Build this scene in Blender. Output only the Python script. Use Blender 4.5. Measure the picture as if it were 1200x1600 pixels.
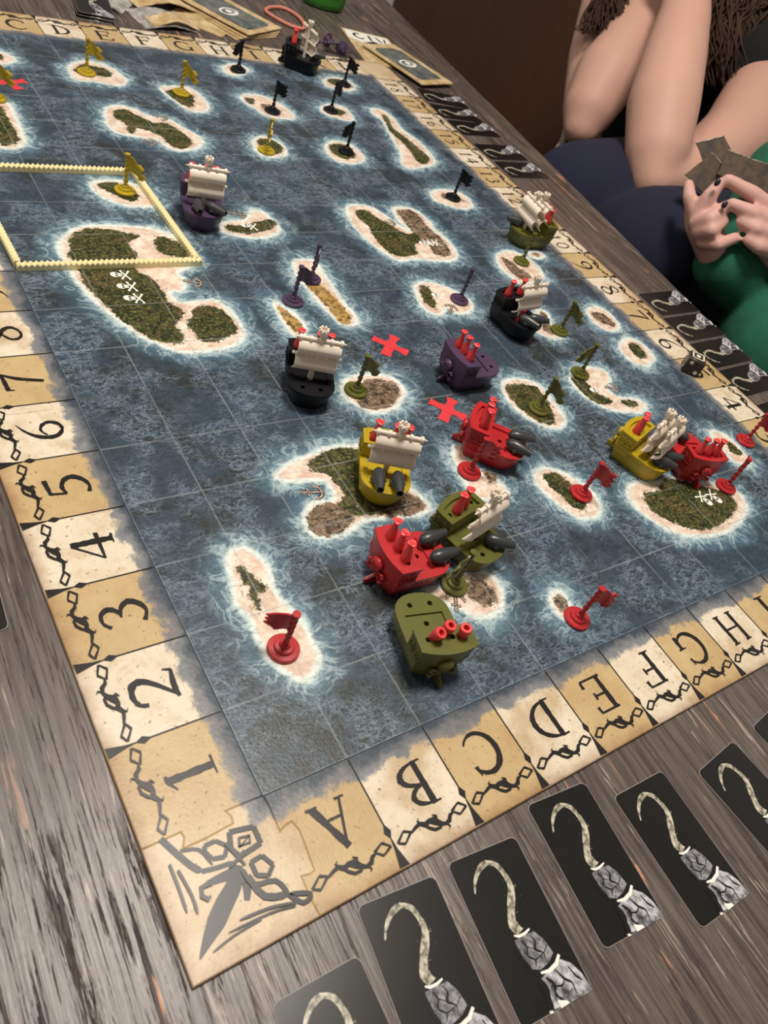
import bpy, bmesh, math, random
import numpy as np
from mathutils import Vector, Matrix, Euler
C = bpy.context.scene.collection
for o in list(bpy.data.objects): bpy.data.objects.remove(o)
random.seed(7)
S = 0.038            # one board square in metres; everything below is given in squares
# ---------------------------------------------------------------- camera
FPX = 1220.3228
RM = [[0.8131462314566555, -0.4978479766256355, 0.3015635893764359],
      [-0.20247407198270587, -0.7276767261259669, -0.6553555008003944],
      [0.5457082154801969, 0.4718410478374622, -0.6925088946237903]]
CAMP = Vector((-2.700580159844822, -2.2206132149538798, 7.620175963845238))
cd = bpy.data.cameras.new('camera'); cam = bpy.data.objects.new('camera', cd); C.objects.link(cam)
cd.sensor_fit = 'HORIZONTAL'; cd.sensor_width = 36; cd.lens = FPX / 1200 * 36
cd.clip_start = 0.01; cd.clip_end = 60
m = Matrix(((RM[0][0], -RM[1][0], -RM[2][0], CAMP.x * S), (RM[0][1], -RM[1][1], -RM[2][1], CAMP.y * S),
            (RM[0][2], -RM[1][2], -RM[2][2], CAMP.z * S), (0, 0, 0, 1)))
cam.matrix_world = m
cd.dof.use_dof = True; cd.dof.focus_distance = 11.5 * S; cd.dof.aperture_fstop = 26
bpy.context.scene.camera = cam
sc = bpy.context.scene
# ---------------------------------------------------------------- light
w = bpy.data.worlds.new('World'); sc.world = w; w.use_nodes = True
w.node_tree.nodes['Background'].inputs[0].default_value = (1.0, 0.93, 0.85, 1)
w.node_tree.nodes['Background'].inputs[1].default_value = 0.24
def area(name, loc, size, power, col, target=(5, 7, 0), shape='DISK'):
    l = bpy.data.lights.new(name, 'AREA'); l.shape = shape; l.size = size; l.energy = power; l.color = col
    o = bpy.data.objects.new(name, l); C.objects.link(o); o.location = Vector(loc) * S
    o.rotation_euler = (Vector(target) * S - o.location).to_track_quat('-Z', 'Y').to_euler(); return o
area('ceiling_lamp_light', (6, 8, 40), 0.40, 25, (1.0, 0.93, 0.84), (5, 6, 0))
area('second_area_light', (-16, 22, 38), 0.5, 8, (1.0, 0.93, 0.84), (5, 8, 0))  # weaker second area light, high over the far left side
sc.view_settings.view_transform = 'Standard'; sc.view_settings.look = 'None'
sc.view_settings.exposure = 0.0; sc.view_settings.gamma = 1.0
sc.view_settings.use_curve_mapping = False

# ---------------------------------------------------------------- helpers
def seen(u, v, d):
    """point at depth d (squares) seen at pixel u, v of the 1200x1600 photograph"""
    a, b = (u - 600) / FPX, (v - 800) / FPX
    return CAMP + d * Vector((RM[0][0] * a + RM[1][0] * b + RM[2][0], RM[0][1] * a + RM[1][1] * b + RM[2][1], RM[0][2] * a + RM[1][2] * b + RM[2][2]))
def tag(o, label=None, cat=None, group=None, kind=None):
    if label: o['label'] = label
    if cat: o['category'] = cat
    if group: o['group'] = group
    if kind: o['kind'] = kind
    return o
def link(name, me, mat=None, parent=None):
    o = bpy.data.objects.new(name, me); C.objects.link(o)
    if mat is not None and me is not None and not me.materials: me.materials.append(mat)
    if parent: o.parent = parent
    return o
def empty(name, loc=(0, 0, 0), rz=0):
    o = bpy.data.objects.new(name, None); C.objects.link(o); o.empty_display_size = .01
    o.location = Vector(loc) * S; o.rotation_euler = (0, 0, rz); return o
def mesh(name, verts, faces, smooth=False):
    me = bpy.data.meshes.new(name); me.from_pydata([(v[0] * S, v[1] * S, v[2] * S) for v in verts], [], faces); me.update()
    if smooth: me.polygons.foreach_set('use_smooth', [True] * len(me.polygons))
    return me
def bmesh_to(name, bm, smooth=False, angle=None):
    bmesh.ops.scale(bm, vec=(S, S, S), verts=bm.verts)
    me = bpy.data.meshes.new(name); bm.to_mesh(me); bm.free()
    if smooth or angle is not None: me.polygons.foreach_set('use_smooth', [True] * len(me.polygons))
    if angle is not None: me.set_sharp_from_angle(angle=math.radians(angle))
    return me
def copy_tree(o, parent=None):
    c = o.copy(); C.objects.link(c)
    if parent: c.parent = parent
    for ch in list(o.children): copy_tree(ch, c)
    return c
def catmull(P, n=4, closed=True):
    P = [Vector(p) for p in P]; out = []; N = len(P)
    rng = range(N) if closed else range(N - 1)
    for i in rng:
        g = (lambda k: P[k % N]) if closed else (lambda k: P[min(max(k, 0), N - 1)])
        a, b, c_, d = g(i - 1), g(i), g(i + 1), g(i + 2)
        for k in range(n):
            t = k / n
            out.append(0.5 * ((2 * b) + (c_ - a) * t + (2 * a - 5 * b + 4 * c_ - d) * t * t + (3 * b - a - 3 * c_ + d) * t ** 3))
    if not closed: out.append(P[-1])
    return out
# bmesh solids (in squares)
def b_box(bm, c, s, rot=None):
    r = bmesh.ops.create_cube(bm, size=1, matrix=Matrix.Translation(c) @ (rot or Matrix()) @ Matrix.Diagonal((s[0], s[1], s[2], 1))); return r['verts']
def b_tube(bm, a, b, r1, r2=None, seg=12, caps=True):
    a, b = Vector(a), Vector(b); r2 = r1 if r2 is None else r2; d = b - a
    M = Matrix.Translation((a + b) / 2) @ d.to_track_quat('Z', 'Y').to_matrix().to_4x4()
    return bmesh.ops.create_cone(bm, cap_ends=caps, segments=seg, radius1=r1, radius2=r2, depth=d.length, matrix=M)['verts']
def b_ball(bm, c, r, s=(1, 1, 1), rot=None, sub=2):
    M = Matrix.Translation(c) @ (rot or Matrix()) @ Matrix.Diagonal((s[0], s[1], s[2], 1))
    return bmesh.ops.create_icosphere(bm, subdivisions=sub, radius=r, matrix=M)['verts']
def b_lathe(bm, prof, seg=20, M=None, mod=None):
    M = M or Matrix(); rings = []
    for r, z in prof:
        if r < 1e-6: rings.append([bm.verts.new(M @ Vector((0, 0, z)))])
        else:
            ring = []
            for k in range(seg):
                t = 2 * math.pi * k / seg; rr = r * (mod(t, z) if mod else 1)
                ring.append(bm.verts.new(M @ Vector((rr * math.cos(t), rr * math.sin(t), z))))
            rings.append(ring)
    for A, B in zip(rings, rings[1:]):
        if len(A) == 1 and len(B) == 1: continue
        for k in range(seg):
            k2 = (k + 1) % seg
            if len(A) == 1: bm.faces.new((A[0], B[k2], B[k])) 
            elif len(B) == 1: bm.faces.new((A[k], A[k2], B[0]))
            else: bm.faces.new((A[k], A[k2], B[k2], B[k]))
def b_loft(bm, levels):
    rings = [[bm.verts.new(p) for p in L] for L in levels]; n = len(rings[0])
    for A, B in zip(rings, rings[1:]):
        for k in range(n): bm.faces.new((A[k], A[(k + 1) % n], B[(k + 1) % n], B[k]))
    bm.faces.new(rings[0][::-1]); bm.faces.new(rings[-1])
def b_curve(bm, pts, rad, seg=8):
    """smooth tube through points, rad a number or a list"""
    P = [Vector(p) for p in pts]; R = rad if isinstance(rad, (list, tuple)) else [rad] * len(P); rings = []
    up = Vector((0.13, 0.31, 0.94))
    for i, p in enumerate(P):
        t = (P[min(i + 1, len(P) - 1)] - P[max(i - 1, 0)]).normalized(); x = t.cross(up)
        if x.length < .05: x = t.cross(Vector((1, 0, 0)))
        x.normalize(); y = t.cross(x)
        rings.append([bm.verts.new(p + R[i] * (x * math.cos(2 * math.pi * k / seg) + y * math.sin(2 * math.pi * k / seg))) for k in range(seg)])
    for A, B in zip(rings, rings[1:]):
        for k in range(seg): bm.faces.new((A[k], A[(k + 1) % seg], B[(k + 1) % seg], B[k]))
    bm.faces.new(rings[0][::-1]); bm.faces.new(rings[-1])
def plate(bm, poly, z0, z1):
    lo = [bm.verts.new((p[0], p[1], z0)) for p in poly]; hi = [bm.verts.new((p[0], p[1], z1)) for p in poly]; n = len(poly)
    for k in range(n): bm.faces.new((lo[k], lo[(k + 1) % n], hi[(k + 1) % n], hi[k]))
    bm.faces.new(hi); bm.faces.new(lo[::-1])
def ccw(poly):
    a = sum(poly[i][0] * poly[(i + 1) % len(poly)][1] - poly[(i + 1) % len(poly)][0] * poly[i][1] for i in range(len(poly)))
    return list(poly) if a > 0 else list(poly)[::-1]
def flat(bm, poly, z):
    vs = [bm.verts.new((p[0], p[1], z)) for p in ccw(poly)]; f = bm.faces.new(vs); bmesh.ops.triangulate(bm, faces=[f], ngon_method='EAR_CLIP')
def ribbon(bm, pts, width, z, jit=0.0, rnd=None):
    """flat inked stroke; width a number or a list per point"""
    P = [Vector((p[0], p[1])) for p in pts]; W = width if isinstance(width, (list, tuple)) else [width] * len(P); L, Rr = [], []
    for i, p in enumerate(P):
        t = (P[min(i + 1, len(P) - 1)] - P[max(i - 1, 0)]); t.normalize(); n = Vector((-t.y, t.x))
        j = 1 + (rnd.uniform(-jit, jit) if rnd else 0)
        L.append(bm.verts.new((*(p + n * W[i] / 2 * j), z))); Rr.append(bm.verts.new((*(p - n * W[i] / 2 * j), z)))
    for i in range(len(P) - 1): bm.faces.new((L[i], Rr[i], Rr[i + 1], L[i + 1]))
def baked(bm, cutters=None, union=None, name='m'):
    """evaluate boolean modifiers on bm (squares), return mesh in metres"""
    me = bpy.data.meshes.new('t'); bm.to_mesh(me); bm.free(); o = bpy.data.objects.new('t', me); C.objects.link(o); tmp = [o]
    for op, bb in (('UNION', union), ('DIFFERENCE', cutters)):
        for one in (bb or []):
            bmesh.ops.recalc_face_normals(one, faces=one.faces)
            m2 = bpy.data.meshes.new('t2'); one.to_mesh(m2); one.free(); o2 = bpy.data.objects.new('t2', m2); C.objects.link(o2); tmp.append(o2)
            md = o.modifiers.new('b', 'BOOLEAN'); md.operation = op; md.object = o2; md.solver = 'EXACT'
    dg = bpy.context.evaluated_depsgraph_get(); r = bpy.data.meshes.new_from_object(o.evaluated_get(dg)); r.name = name
    for t in tmp: bpy.data.objects.remove(t)
    r.transform(Matrix.Scale(S, 4)); return r
def body(chains, voxel=.09, smooth=6, extra=None, name='m'):
    """one continuous surface grown over tapered chains [(point, radius), ...] given in squares"""
    bm = bmesh.new()
    for ch in chains:
        for (a, ra), (b, rb) in zip(ch, ch[1:]):
            a, b = Vector(a), Vector(b); n = max(2, int((b - a).length / max(.18 * min(ra, rb), .04)))
            for k in range(n + 1):
                t = k / n; b_ball(bm, a.lerp(b, t), ra + (rb - ra) * t, sub=2 if max(ra, rb) < .5 else 3)
    for c, r, s, rot in (extra or []): b_ball(bm, c, r, s, rot, sub=3)
    me = bpy.data.meshes.new('t'); bm.to_mesh(me); bm.free(); o = bpy.data.objects.new('t', me); C.objects.link(o)
    md = o.modifiers.new('r', 'REMESH'); md.mode = 'VOXEL'; md.voxel_size = voxel; md.use_smooth_shade = True
    if smooth: ms = o.modifiers.new('s', 'SMOOTH'); ms.factor = .5; ms.iterations = smooth
    dg = bpy.context.evaluated_depsgraph_get(); r = bpy.data.meshes.new_from_object(o.evaluated_get(dg)); r.name = name
    bpy.data.objects.remove(o); r.transform(Matrix.Scale(S, 4)); r.polygons.foreach_set('use_smooth', [True] * len(r.polygons)); return r

# ---------------------------------------------------------------- node helper
class NB:
    def __init__(s, name, rough=.5, color=None, spec=None, coat=None):
        s.mat = bpy.data.materials.new(name); s.mat.use_nodes = True; s.t = s.mat.node_tree; s.b = s.t.nodes['Principled BSDF']
        s.b.inputs['Roughness'].default_value = rough
        if color: s.b.inputs['Base Color'].default_value = (*color, 1)
        if spec is not None: s.b.inputs['Specular IOR Level'].default_value = spec
        if coat: s.b.inputs['Coat Weight'].default_value = coat; s.b.inputs['Coat Roughness'].default_value = .15
    def n(s, ty, **k):
        x = s.t.nodes.new(ty)
        for a, v in k.items(): setattr(x, a, v)
        return x
    def put(s, sock, v):
        if isinstance(v, bpy.types.NodeSocket): s.t.links.new(v, sock)
        elif isinstance(v, (tuple, list)) and sock.type == 'RGBA' and len(v) == 3: sock.default_value = (*v, 1)
        else: sock.default_value = v
    def m(s, op, a, b=0.0, c=None, clamp=False):
        x = s.n('ShaderNodeMath', operation=op, use_clamp=clamp); s.put(x.inputs[0], a); s.put(x.inputs[1], b)
        if c is not None: s.put(x.inputs[2], c)
        return x.outputs[0]
    def mix(s, f, a, b):
        x = s.n('ShaderNodeMix', data_type='RGBA'); s.put(x.inputs[0], f); s.put(x.inputs[6], a); s.put(x.inputs[7], b); return x.outputs[2]
    def ss(s, v, lo, hi):      # smoothstep
        x = s.n('ShaderNodeMapRange', interpolation_type='SMOOTHSTEP'); s.put(x.inputs[0], v); x.inputs[1].default_value = lo; x.inputs[2].default_value = hi
        if lo > hi: x.inputs[1].default_value = hi; x.inputs[2].default_value = lo; x.inputs[3].default_value = 1; x.inputs[4].default_value = 0
        return x.outputs[0]
    def pos(s, scale=(1 / S,) * 3, rot=(0, 0, 0), loc=(0, 0, 0)):
        tc = s.n('ShaderNodeTexCoord'); mp = s.n('ShaderNodeMapping'); s.t.links.new(tc.outputs['Object'], mp.inputs[0])
        mp.inputs['Scale'].default_value = scale; mp.inputs['Rotation'].default_value = rot; mp.inputs['Location'].default_value = loc; return mp.outputs[0]
    def noise(s, v, scale, detail=3, rough=.5, dist=0.0, col=False):
        x = s.n('ShaderNodeTexNoise'); s.put(x.inputs['Vector'], v); x.inputs['Scale'].default_value = scale; x.inputs['Detail'].default_value = detail
        x.inputs['Roughness'].default_value = rough; x.inputs['Distortion'].default_value = dist; return x.outputs[1 if col else 0]
    def xyz(s, v): x = s.n('ShaderNodeSeparateXYZ'); s.put(x.inputs[0], v); return x.outputs
    def attr(s, nm): return s.n('ShaderNodeAttribute', attribute_name=nm).outputs['Fac']
    def ridge(s, v, w):        # thin bright lines where noise crosses one half
        return s.ss(s.m('ABSOLUTE', s.m('SUBTRACT', v, .5)), w, 0.0)
    def base(s, c): s.put(s.b.inputs['Base Color'], c)
    def bump(s, h, strength=.3, dist=.001):
        x = s.n('ShaderNodeBump'); x.inputs['Strength'].default_value = strength; x.inputs['Distance'].default_value = dist; s.put(x.inputs['Height'], h); s.t.links.new(x.outputs[0], s.b.inputs['Normal'])
def plain(name, color, rough=.4, vary=.08, scale=40, bump=0, **k):
    b = NB(name, rough, **k); p = b.pos((1, 1, 1)); n = b.noise(p, scale, 3)
    b.base(b.mix(n, tuple(c * (1 - vary) for c in color), tuple(min(1, c * (1 + vary)) for c in color)))
    if bump: b.bump(b.noise(p, scale * 6, 2), bump, .0004)
    return b.mat
ISLANDS = [
 ([(3.1,16.63),(3.54,17.0),(3.77,16.95),(4.04,16.75),(4.14,16.45),(4.18,16.15),(3.95,15.9),(3.71,15.9),(3.41,15.99),(3.04,15.96),(3.0,16.2)],
  [(0,[(3.15,16.49),(3.49,16.83),(3.61,16.75),(3.83,16.7),(3.96,16.52),(3.84,16.28),(3.65,16.29),(3.43,16.35),(3.18,16.29)])]),
 ([(4.94,15.99),(5.22,16.1),(5.65,16.13),(5.81,15.74),(5.82,15.32),(5.6,14.98),(5.27,14.93),(5.1,15.15),(5.0,15.54),(4.91,15.78)],
  [(0,[(4.97,15.79),(5.26,15.95),(5.56,15.9),(5.54,15.53),(5.4,15.2),(5.24,15.12),(5.11,15.3),(5.02,15.59)])]),
 ([(3.27,14.7),(3.54,14.89),(3.85,14.8),(4.12,14.51),(4.47,14.42),(4.7,14.12),(4.87,13.81),(4.93,13.54),(4.69,13.25),(4.28,13.07),(4.05,13.18),(3.96,13.43),(3.77,13.54),(3.43,13.59),(3.16,13.69),(3.07,13.94),(3.14,14.31)],
  [(0,[(3.4,14.63),(3.69,14.72),(3.88,14.47),(4.12,14.22),(4.4,14.22),(4.6,13.87),(4.69,13.56),(4.56,13.28),(4.32,13.16),(4.13,13.28),(4.08,13.63),(3.88,13.83),(3.64,13.93),(3.46,13.68),(3.42,13.81),(3.47,14.09),(3.34,14.3)])]),
 ([(0.71,14.62),(1.16,14.62),(1.3,14.55),(1.31,14.12),(1.26,13.61),(1.23,13.2),(1.06,12.87),(0.86,12.81),(0.73,12.84),(0.33,12.95)],
  [(0,[(0.75,14.46),(1.12,14.44),(1.14,14.27),(1.14,13.85),(1.15,13.36),(1.11,13.11),(0.93,12.94),(0.78,12.92),(0.77,13.0),(0.44,13.11)])]),
 ([(1.48,16.94),(1.74,16.95),(1.91,16.8),(1.94,16.65),(1.74,16.45),(1.37,16.46)],
  [(0,[(1.46,16.83),(1.71,16.85),(1.75,16.76),(1.65,16.58),(1.4,16.57)])]),
 ([(7.19,17.54),(7.54,17.81),(7.82,17.75),(7.84,17.51),(7.45,17.19),(7.15,17.18)],
  [(0,[(7.36,17.52),(7.62,17.7),(7.76,17.56),(7.54,17.27),(7.31,17.27)])]),
 ([(6.98,15.96),(7.42,16.09),(7.8,15.88),(7.95,15.47),(7.98,15.04),(7.56,14.92),(7.21,15.03),(7.06,15.32),(6.91,15.62)],
  [(0,[(7.02,15.85),(7.24,15.84),(7.13,15.6),(6.97,15.63)]),(1,[(7.33,15.58),(7.68,15.53),(7.64,15.2),(7.32,15.15)])]),
 ([(10.15,17.47),(10.71,17.72),(11.03,17.53),(10.98,17.2),(10.62,16.94),(10.23,16.99),(10.04,17.14)],
  [(0,[(10.27,17.5),(10.73,17.63),(10.95,17.38),(10.73,17.12),(10.35,17.2)])]),
 ([(9.1,15.71),(9.53,15.96),(9.86,15.84),(9.87,15.38),(9.66,15.12),(9.26,15.23),(9.04,15.42)],
  [(0,[(9.35,15.75),(9.76,15.65),(9.54,15.38),(9.26,15.45)])]),
 ([(6.25,13.69),(6.57,13.92),(6.82,13.76),(6.9,13.48),(6.81,13.18),(6.51,13.01),(6.2,13.03),(6.12,13.3)],
  [(0,[(6.36,13.71),(6.64,13.83),(6.83,13.66),(6.83,13.37),(6.58,13.16),(6.33,13.18),(6.27,13.46)])]),
 ([(8.18,13.71),(8.53,13.9),(8.9,13.78),(9.01,13.44),(8.89,13.12),(8.51,12.89),(8.12,12.96),(8.01,13.29)],
  [(0,[(8.31,13.72),(8.66,13.81),(8.84,13.57),(8.69,13.2),(8.37,13.08),(8.17,13.26),(8.19,13.51)])]),
 ([(10.82,15.91),(11.16,15.91),(11.25,15.47),(11.18,14.96),(11.2,14.62),(11.29,14.2),(11.28,13.64),(11.15,13.17),(10.68,12.91),(10.13,12.78),(9.98,12.98),(10.34,13.55),(10.46,14.11),(10.65,14.7),(10.79,15.3),(10.72,15.59)],
  [(0,[(10.99,15.63),(11.08,15.44),(10.88,14.92),(10.97,14.55),(11.03,14.17),(11.09,13.71),(11.08,13.34),(10.77,13.05),(10.58,13.12),(10.65,13.48),(10.71,13.95),(10.72,14.32),(10.68,14.65),(10.82,15.11)])]),
 ([(10.02,11.64),(10.37,11.78),(10.85,11.71),(11.0,11.43),(10.9,11.1),(10.58,10.93),(10.26,11.04),(9.94,11.24),(9.91,11.43)],
  [(1,[(10.32,11.61),(10.76,11.5),(10.52,11.25),(10.26,11.36)])]),
 ([(2.01,11.69),(2.22,11.74),(2.54,11.76),(2.82,11.62),(2.98,11.24),(2.96,10.98),(2.72,10.87),(2.38,10.94),(2.1,11.14),(1.97,11.43)],
  [(0,[(2.1,11.62),(2.37,11.71),(2.51,11.64),(2.71,11.42),(2.7,11.16),(2.54,11.05),(2.37,11.22),(2.19,11.4)])]),
 ([(1.0,9.92),(1.24,10.14),(1.55,10.24),(1.96,10.24),(2.32,10.2),(2.67,10.09),(2.91,9.88),(2.95,9.48),(2.94,9.15),(2.79,8.96),(2.54,8.82),(2.56,8.6),(2.41,8.31),(2.23,8.32),(2.17,8.15),(2.28,7.97),(2.58,7.97),(2.88,7.97),(3.02,7.66),(3.03,7.25),(2.98,7.03),(2.77,6.84),(2.44,6.77),(2.11,6.74),(1.78,6.79),(1.52,7.01),(1.3,7.3),(1.15,7.64),(0.98,8.03),(0.88,8.43),(0.82,8.78),(0.84,9.07),(0.8,9.37),(0.84,9.67)],
  [(0,[(1.13,9.92),(1.41,10.14),(1.77,10.14),(2.04,10.03),(2.25,9.9),(2.02,9.77),(2.0,9.51),(2.01,9.32),(1.85,9.08),(1.86,8.89),(2.01,8.7),(2.09,8.33),(2.07,7.99),(2.21,7.8),(2.13,7.58),(1.96,7.43),(1.98,7.21),(1.89,6.98),(1.66,7.01),(1.45,7.17),(1.33,7.4),(1.17,7.69),(1.1,7.97),(0.98,8.31),(0.92,8.66),(0.96,9.0),(0.93,9.3),(1.01,9.61)]),(0,[(2.55,9.86),(2.74,9.85),(2.91,9.68),(2.94,9.35),(2.86,9.25),(2.6,9.3),(2.45,9.5)]),(0,[(2.42,7.78),(2.71,7.84),(2.9,7.67),(2.94,7.32),(2.91,7.15),(2.66,7.02),(2.36,6.92),(2.22,7.02),(2.17,7.24),(2.17,7.41),(2.3,7.56)])]),
 ([(3.96,10.26),(4.29,10.41),(4.57,10.41),(4.86,10.76),(5.05,10.71),(5.12,10.41),(5.18,10.18),(4.96,9.94),(4.57,9.83),(4.14,9.91),(3.93,10.04)],
  [(0,[(4.05,10.25),(4.42,10.25),(5.08,10.46),(5.12,10.25),(4.82,10.07),(4.36,9.97),(4.08,10.08)])]),
 ([(4.91,8.99),(5.14,9.08),(5.34,9.0),(5.35,8.76),(5.31,8.41),(5.3,8.14),(5.29,7.88),(5.29,7.62),(5.3,7.23),(5.15,7.06),(4.94,7.09),(4.87,7.28),(4.82,7.6),(4.8,7.99),(4.76,8.25),(4.79,8.65)],
  [(2,[(4.84,8.31),(5.06,8.3),(5.14,8.02),(5.19,7.69),(5.17,7.25),(5.04,7.11),(4.9,7.18),(4.9,7.59),(4.86,7.92),(4.82,8.18)])]),
 ([(3.93,7.81),(4.05,7.62),(4.17,7.36),(4.14,7.06),(3.95,6.85),(3.85,6.98),(3.85,7.39)],
  [(2,[(3.94,7.69),(4.02,7.56),(4.1,7.3),(4.1,7.07),(3.96,6.94),(3.91,7.09),(3.89,7.39)])]),
 ([(7.2,10.92),(7.49,11.03),(7.8,10.97),(7.99,10.71),(8.07,10.37),(8.2,10.12),(8.35,9.99),(8.3,10.37),(8.34,10.72),(8.48,10.94),(8.94,10.9),(9.07,10.55),(9.03,10.03),(9.11,9.6),(9.01,9.11),(8.72,8.88),(8.27,8.9),(7.87,9.0),(7.39,8.94),(7.22,9.1),(7.09,9.42),(7.02,9.65),(6.97,10.13),(7.04,10.54)],
  [(0,[(7.35,10.79),(7.64,10.8),(7.77,10.46),(7.96,10.21),(8.12,9.91),(8.38,9.95),(8.59,9.91),(8.34,9.62),(8.06,9.47),(7.92,9.15),(7.49,9.09),(7.26,9.26),(7.22,9.73),(7.34,10.21),(7.26,10.54)]),(1,[(8.48,10.81),(8.85,10.86),(8.95,10.64),(8.91,10.12),(8.98,9.69),(8.88,9.2),(8.66,9.04),(8.43,9.14),(8.46,9.46),(8.34,9.7),(8.38,10.04),(8.41,10.46)])]),
 ([(7.21,8.07),(7.54,8.15),(7.83,8.02),(8.06,7.78),(8.19,7.48),(8.05,7.21),(7.64,7.12),(7.47,7.34),(7.24,7.16),(7.01,7.22),(6.96,7.53),(7.08,7.86)],
  [(0,[(7.29,8.03),(7.47,7.98),(7.39,7.7),(7.22,7.36),(7.11,7.44),(7.14,7.72)])]),
 ([(10.18,9.05),(10.51,9.16),(10.81,9.09),(11.0,8.88),(11.0,8.44),(10.85,8.14),(10.46,7.98),(10.0,7.96),(9.95,8.2),(9.9,8.5),(9.99,8.8)],
  [(1,[(10.22,8.92),(10.37,8.72),(10.42,8.47),(10.51,8.16),(10.18,8.06),(10.09,8.25),(10.09,8.55)])]),
 ([(11.21,9.07),(11.49,9.09),(11.59,8.96),(11.33,8.84),(11.13,8.91)],
  [(1,[(11.29,9.04),(11.46,8.99),(11.33,8.9)])]),
 ([(11.17,6.86),(11.56,6.94),(11.74,6.68),(11.68,6.34),(11.48,6.14),(11.15,6.18),(11.02,6.48)],
  [(1,[(11.24,6.77),(11.5,6.71),(11.59,6.41),(11.44,6.26),(11.25,6.39),(11.16,6.57)])]),
 ([(9.74,7.0),(9.92,6.88),(9.71,6.52),(9.72,6.19),(9.53,6.09),(9.28,6.22),(9.25,6.46)],
  [(1,[(9.79,6.94),(9.84,6.77),(9.67,6.47),(9.59,6.21),(9.42,6.39)])]),
 ([(11.15,5.71),(11.53,5.82),(11.76,5.63),(11.75,5.32),(11.64,5.1),(11.26,4.97),(10.98,5.11),(10.96,5.44)],
  [(0,[(11.33,5.63),(11.57,5.63),(11.59,5.41),(11.51,5.21),(11.27,5.21),(11.25,5.42)])]),
 ([(8.96,5.0),(9.27,5.12),(9.66,5.14),(9.93,5.01),(9.88,4.74),(9.61,4.57),(9.57,4.41),(9.71,4.23),(9.99,4.12),(10.13,3.94),(9.85,3.78),(9.54,3.84),(9.23,3.96),(9.0,4.15),(8.86,4.44),(8.85,4.76)],
  [(0,[(8.97,4.95),(9.15,4.86),(9.2,4.64),(9.21,4.43),(9.39,4.23),(9.31,4.15),(9.0,4.2),(8.9,4.43),(8.89,4.75)]),(0,[(9.62,4.14),(9.87,4.12),(9.96,3.99),(9.81,3.95),(9.6,4.06)])]),
 ([(11.16,2.94),(11.42,2.82),(11.47,2.52),(11.41,2.19),(11.35,2.04),(11.03,2.12),(10.98,2.35),(10.99,2.63)],
  [(0,[(11.31,2.62),(11.41,2.42),(11.35,2.26),(11.14,2.37)])]),
 ([(6.31,2.97),(6.6,3.04),(6.85,2.88),(6.99,2.66),(7.1,2.4),(7.04,2.09),(6.81,1.93),(6.47,1.98),(6.34,2.19),(6.26,2.48),(6.2,2.72)],
  [(0,[(6.5,2.92),(6.75,2.88),(6.84,2.65),(6.91,2.35),(6.78,2.16),(6.62,2.09),(6.51,2.23),(6.48,2.47),(6.42,2.71)])]),
 ([(7.91,2.23),(8.24,2.29),(8.64,2.19),(9.13,2.16),(9.55,1.96),(9.98,1.79),(10.27,1.56),(10.2,1.28),(9.9,1.06),(9.27,0.91),(8.67,0.95),(8.19,1.11),(7.9,1.4),(7.75,1.76),(7.77,2.03)],
  [(0,[(8.14,2.03),(8.52,2.02),(8.81,2.19),(9.18,2.1),(9.55,1.85),(9.89,1.66),(10.03,1.42),(9.85,1.23),(9.44,1.1),(8.79,1.05),(8.4,1.21),(8.14,1.47),(8.0,1.74)])]),
 ([(4.89,0.88),(5.09,0.92),(5.08,0.71),(4.97,0.53),(4.84,0.54),(4.81,0.7)],
  [(1,[(4.92,0.85),(5.06,0.86),(5.04,0.68),(4.92,0.62),(4.88,0.71)])]),
 ([(7.2,5.04),(7.5,5.15),(7.84,5.05),(8.02,4.82),(7.98,4.44),(7.92,4.04),(7.7,3.83),(7.43,3.88),(7.21,4.07),(7.07,4.39),(7.06,4.73)],
  [(0,[(7.27,4.99),(7.62,4.99),(7.92,4.84),(7.88,4.54),(7.79,4.21),(7.6,3.96),(7.4,3.96),(7.23,4.18),(7.14,4.49),(7.17,4.82)])]),
 ([(5.15,3.78),(5.36,3.81),(5.3,3.31),(5.51,3.05),(5.52,2.79),(5.13,2.73),(4.93,2.99)],
  [(1,[(5.42,3.28),(5.56,3.11),(5.38,3.01)])]),
 ([(4.07,5.57),(4.34,5.73),(4.67,5.73),(4.98,5.66),(5.13,5.47),(5.06,5.19),(4.78,4.96),(4.47,4.87),(4.23,4.9),(4.1,5.1),(3.98,5.31)],
  [(1,[(4.43,5.55),(4.73,5.62),(4.97,5.54),(5.06,5.36),(4.92,5.14),(4.62,4.96),(4.32,4.94),(4.14,5.05),(4.18,5.24)])]),
 ([(2.08,4.0),(2.41,4.16),(2.81,4.26),(3.16,4.31),(3.41,4.29),(3.62,4.21),(3.84,3.84),(3.95,3.31),(4.03,3.03),(4.04,2.86),(3.82,2.8),(3.49,2.83),(3.12,2.9),(2.85,2.89),(2.54,2.8),(2.25,2.83),(2.11,2.93),(2.12,3.15),(2.23,3.3),(2.39,3.38),(2.59,3.35),(2.74,3.4),(2.79,3.58),(2.76,3.72),(2.57,3.81),(2.26,3.86)],
  [(0,[(2.67,4.09),(2.93,4.23),(3.17,4.28),(3.39,4.26),(3.58,4.15),(3.62,3.73),(3.77,3.26),(3.29,2.94),(3.05,3.01),(2.81,3.05),(2.7,3.23),(2.68,3.3),(2.88,3.37),(2.9,3.58),(2.83,3.86),(2.68,3.96)]),(1,[(2.68,3.3),(2.84,3.01),(2.42,2.81),(2.2,2.87),(2.12,3.01),(2.21,3.22),(2.39,3.32)]),(1,[(3.64,3.29),(3.95,3.08),(3.96,2.87),(3.66,2.82),(3.29,2.94)])]),
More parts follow.
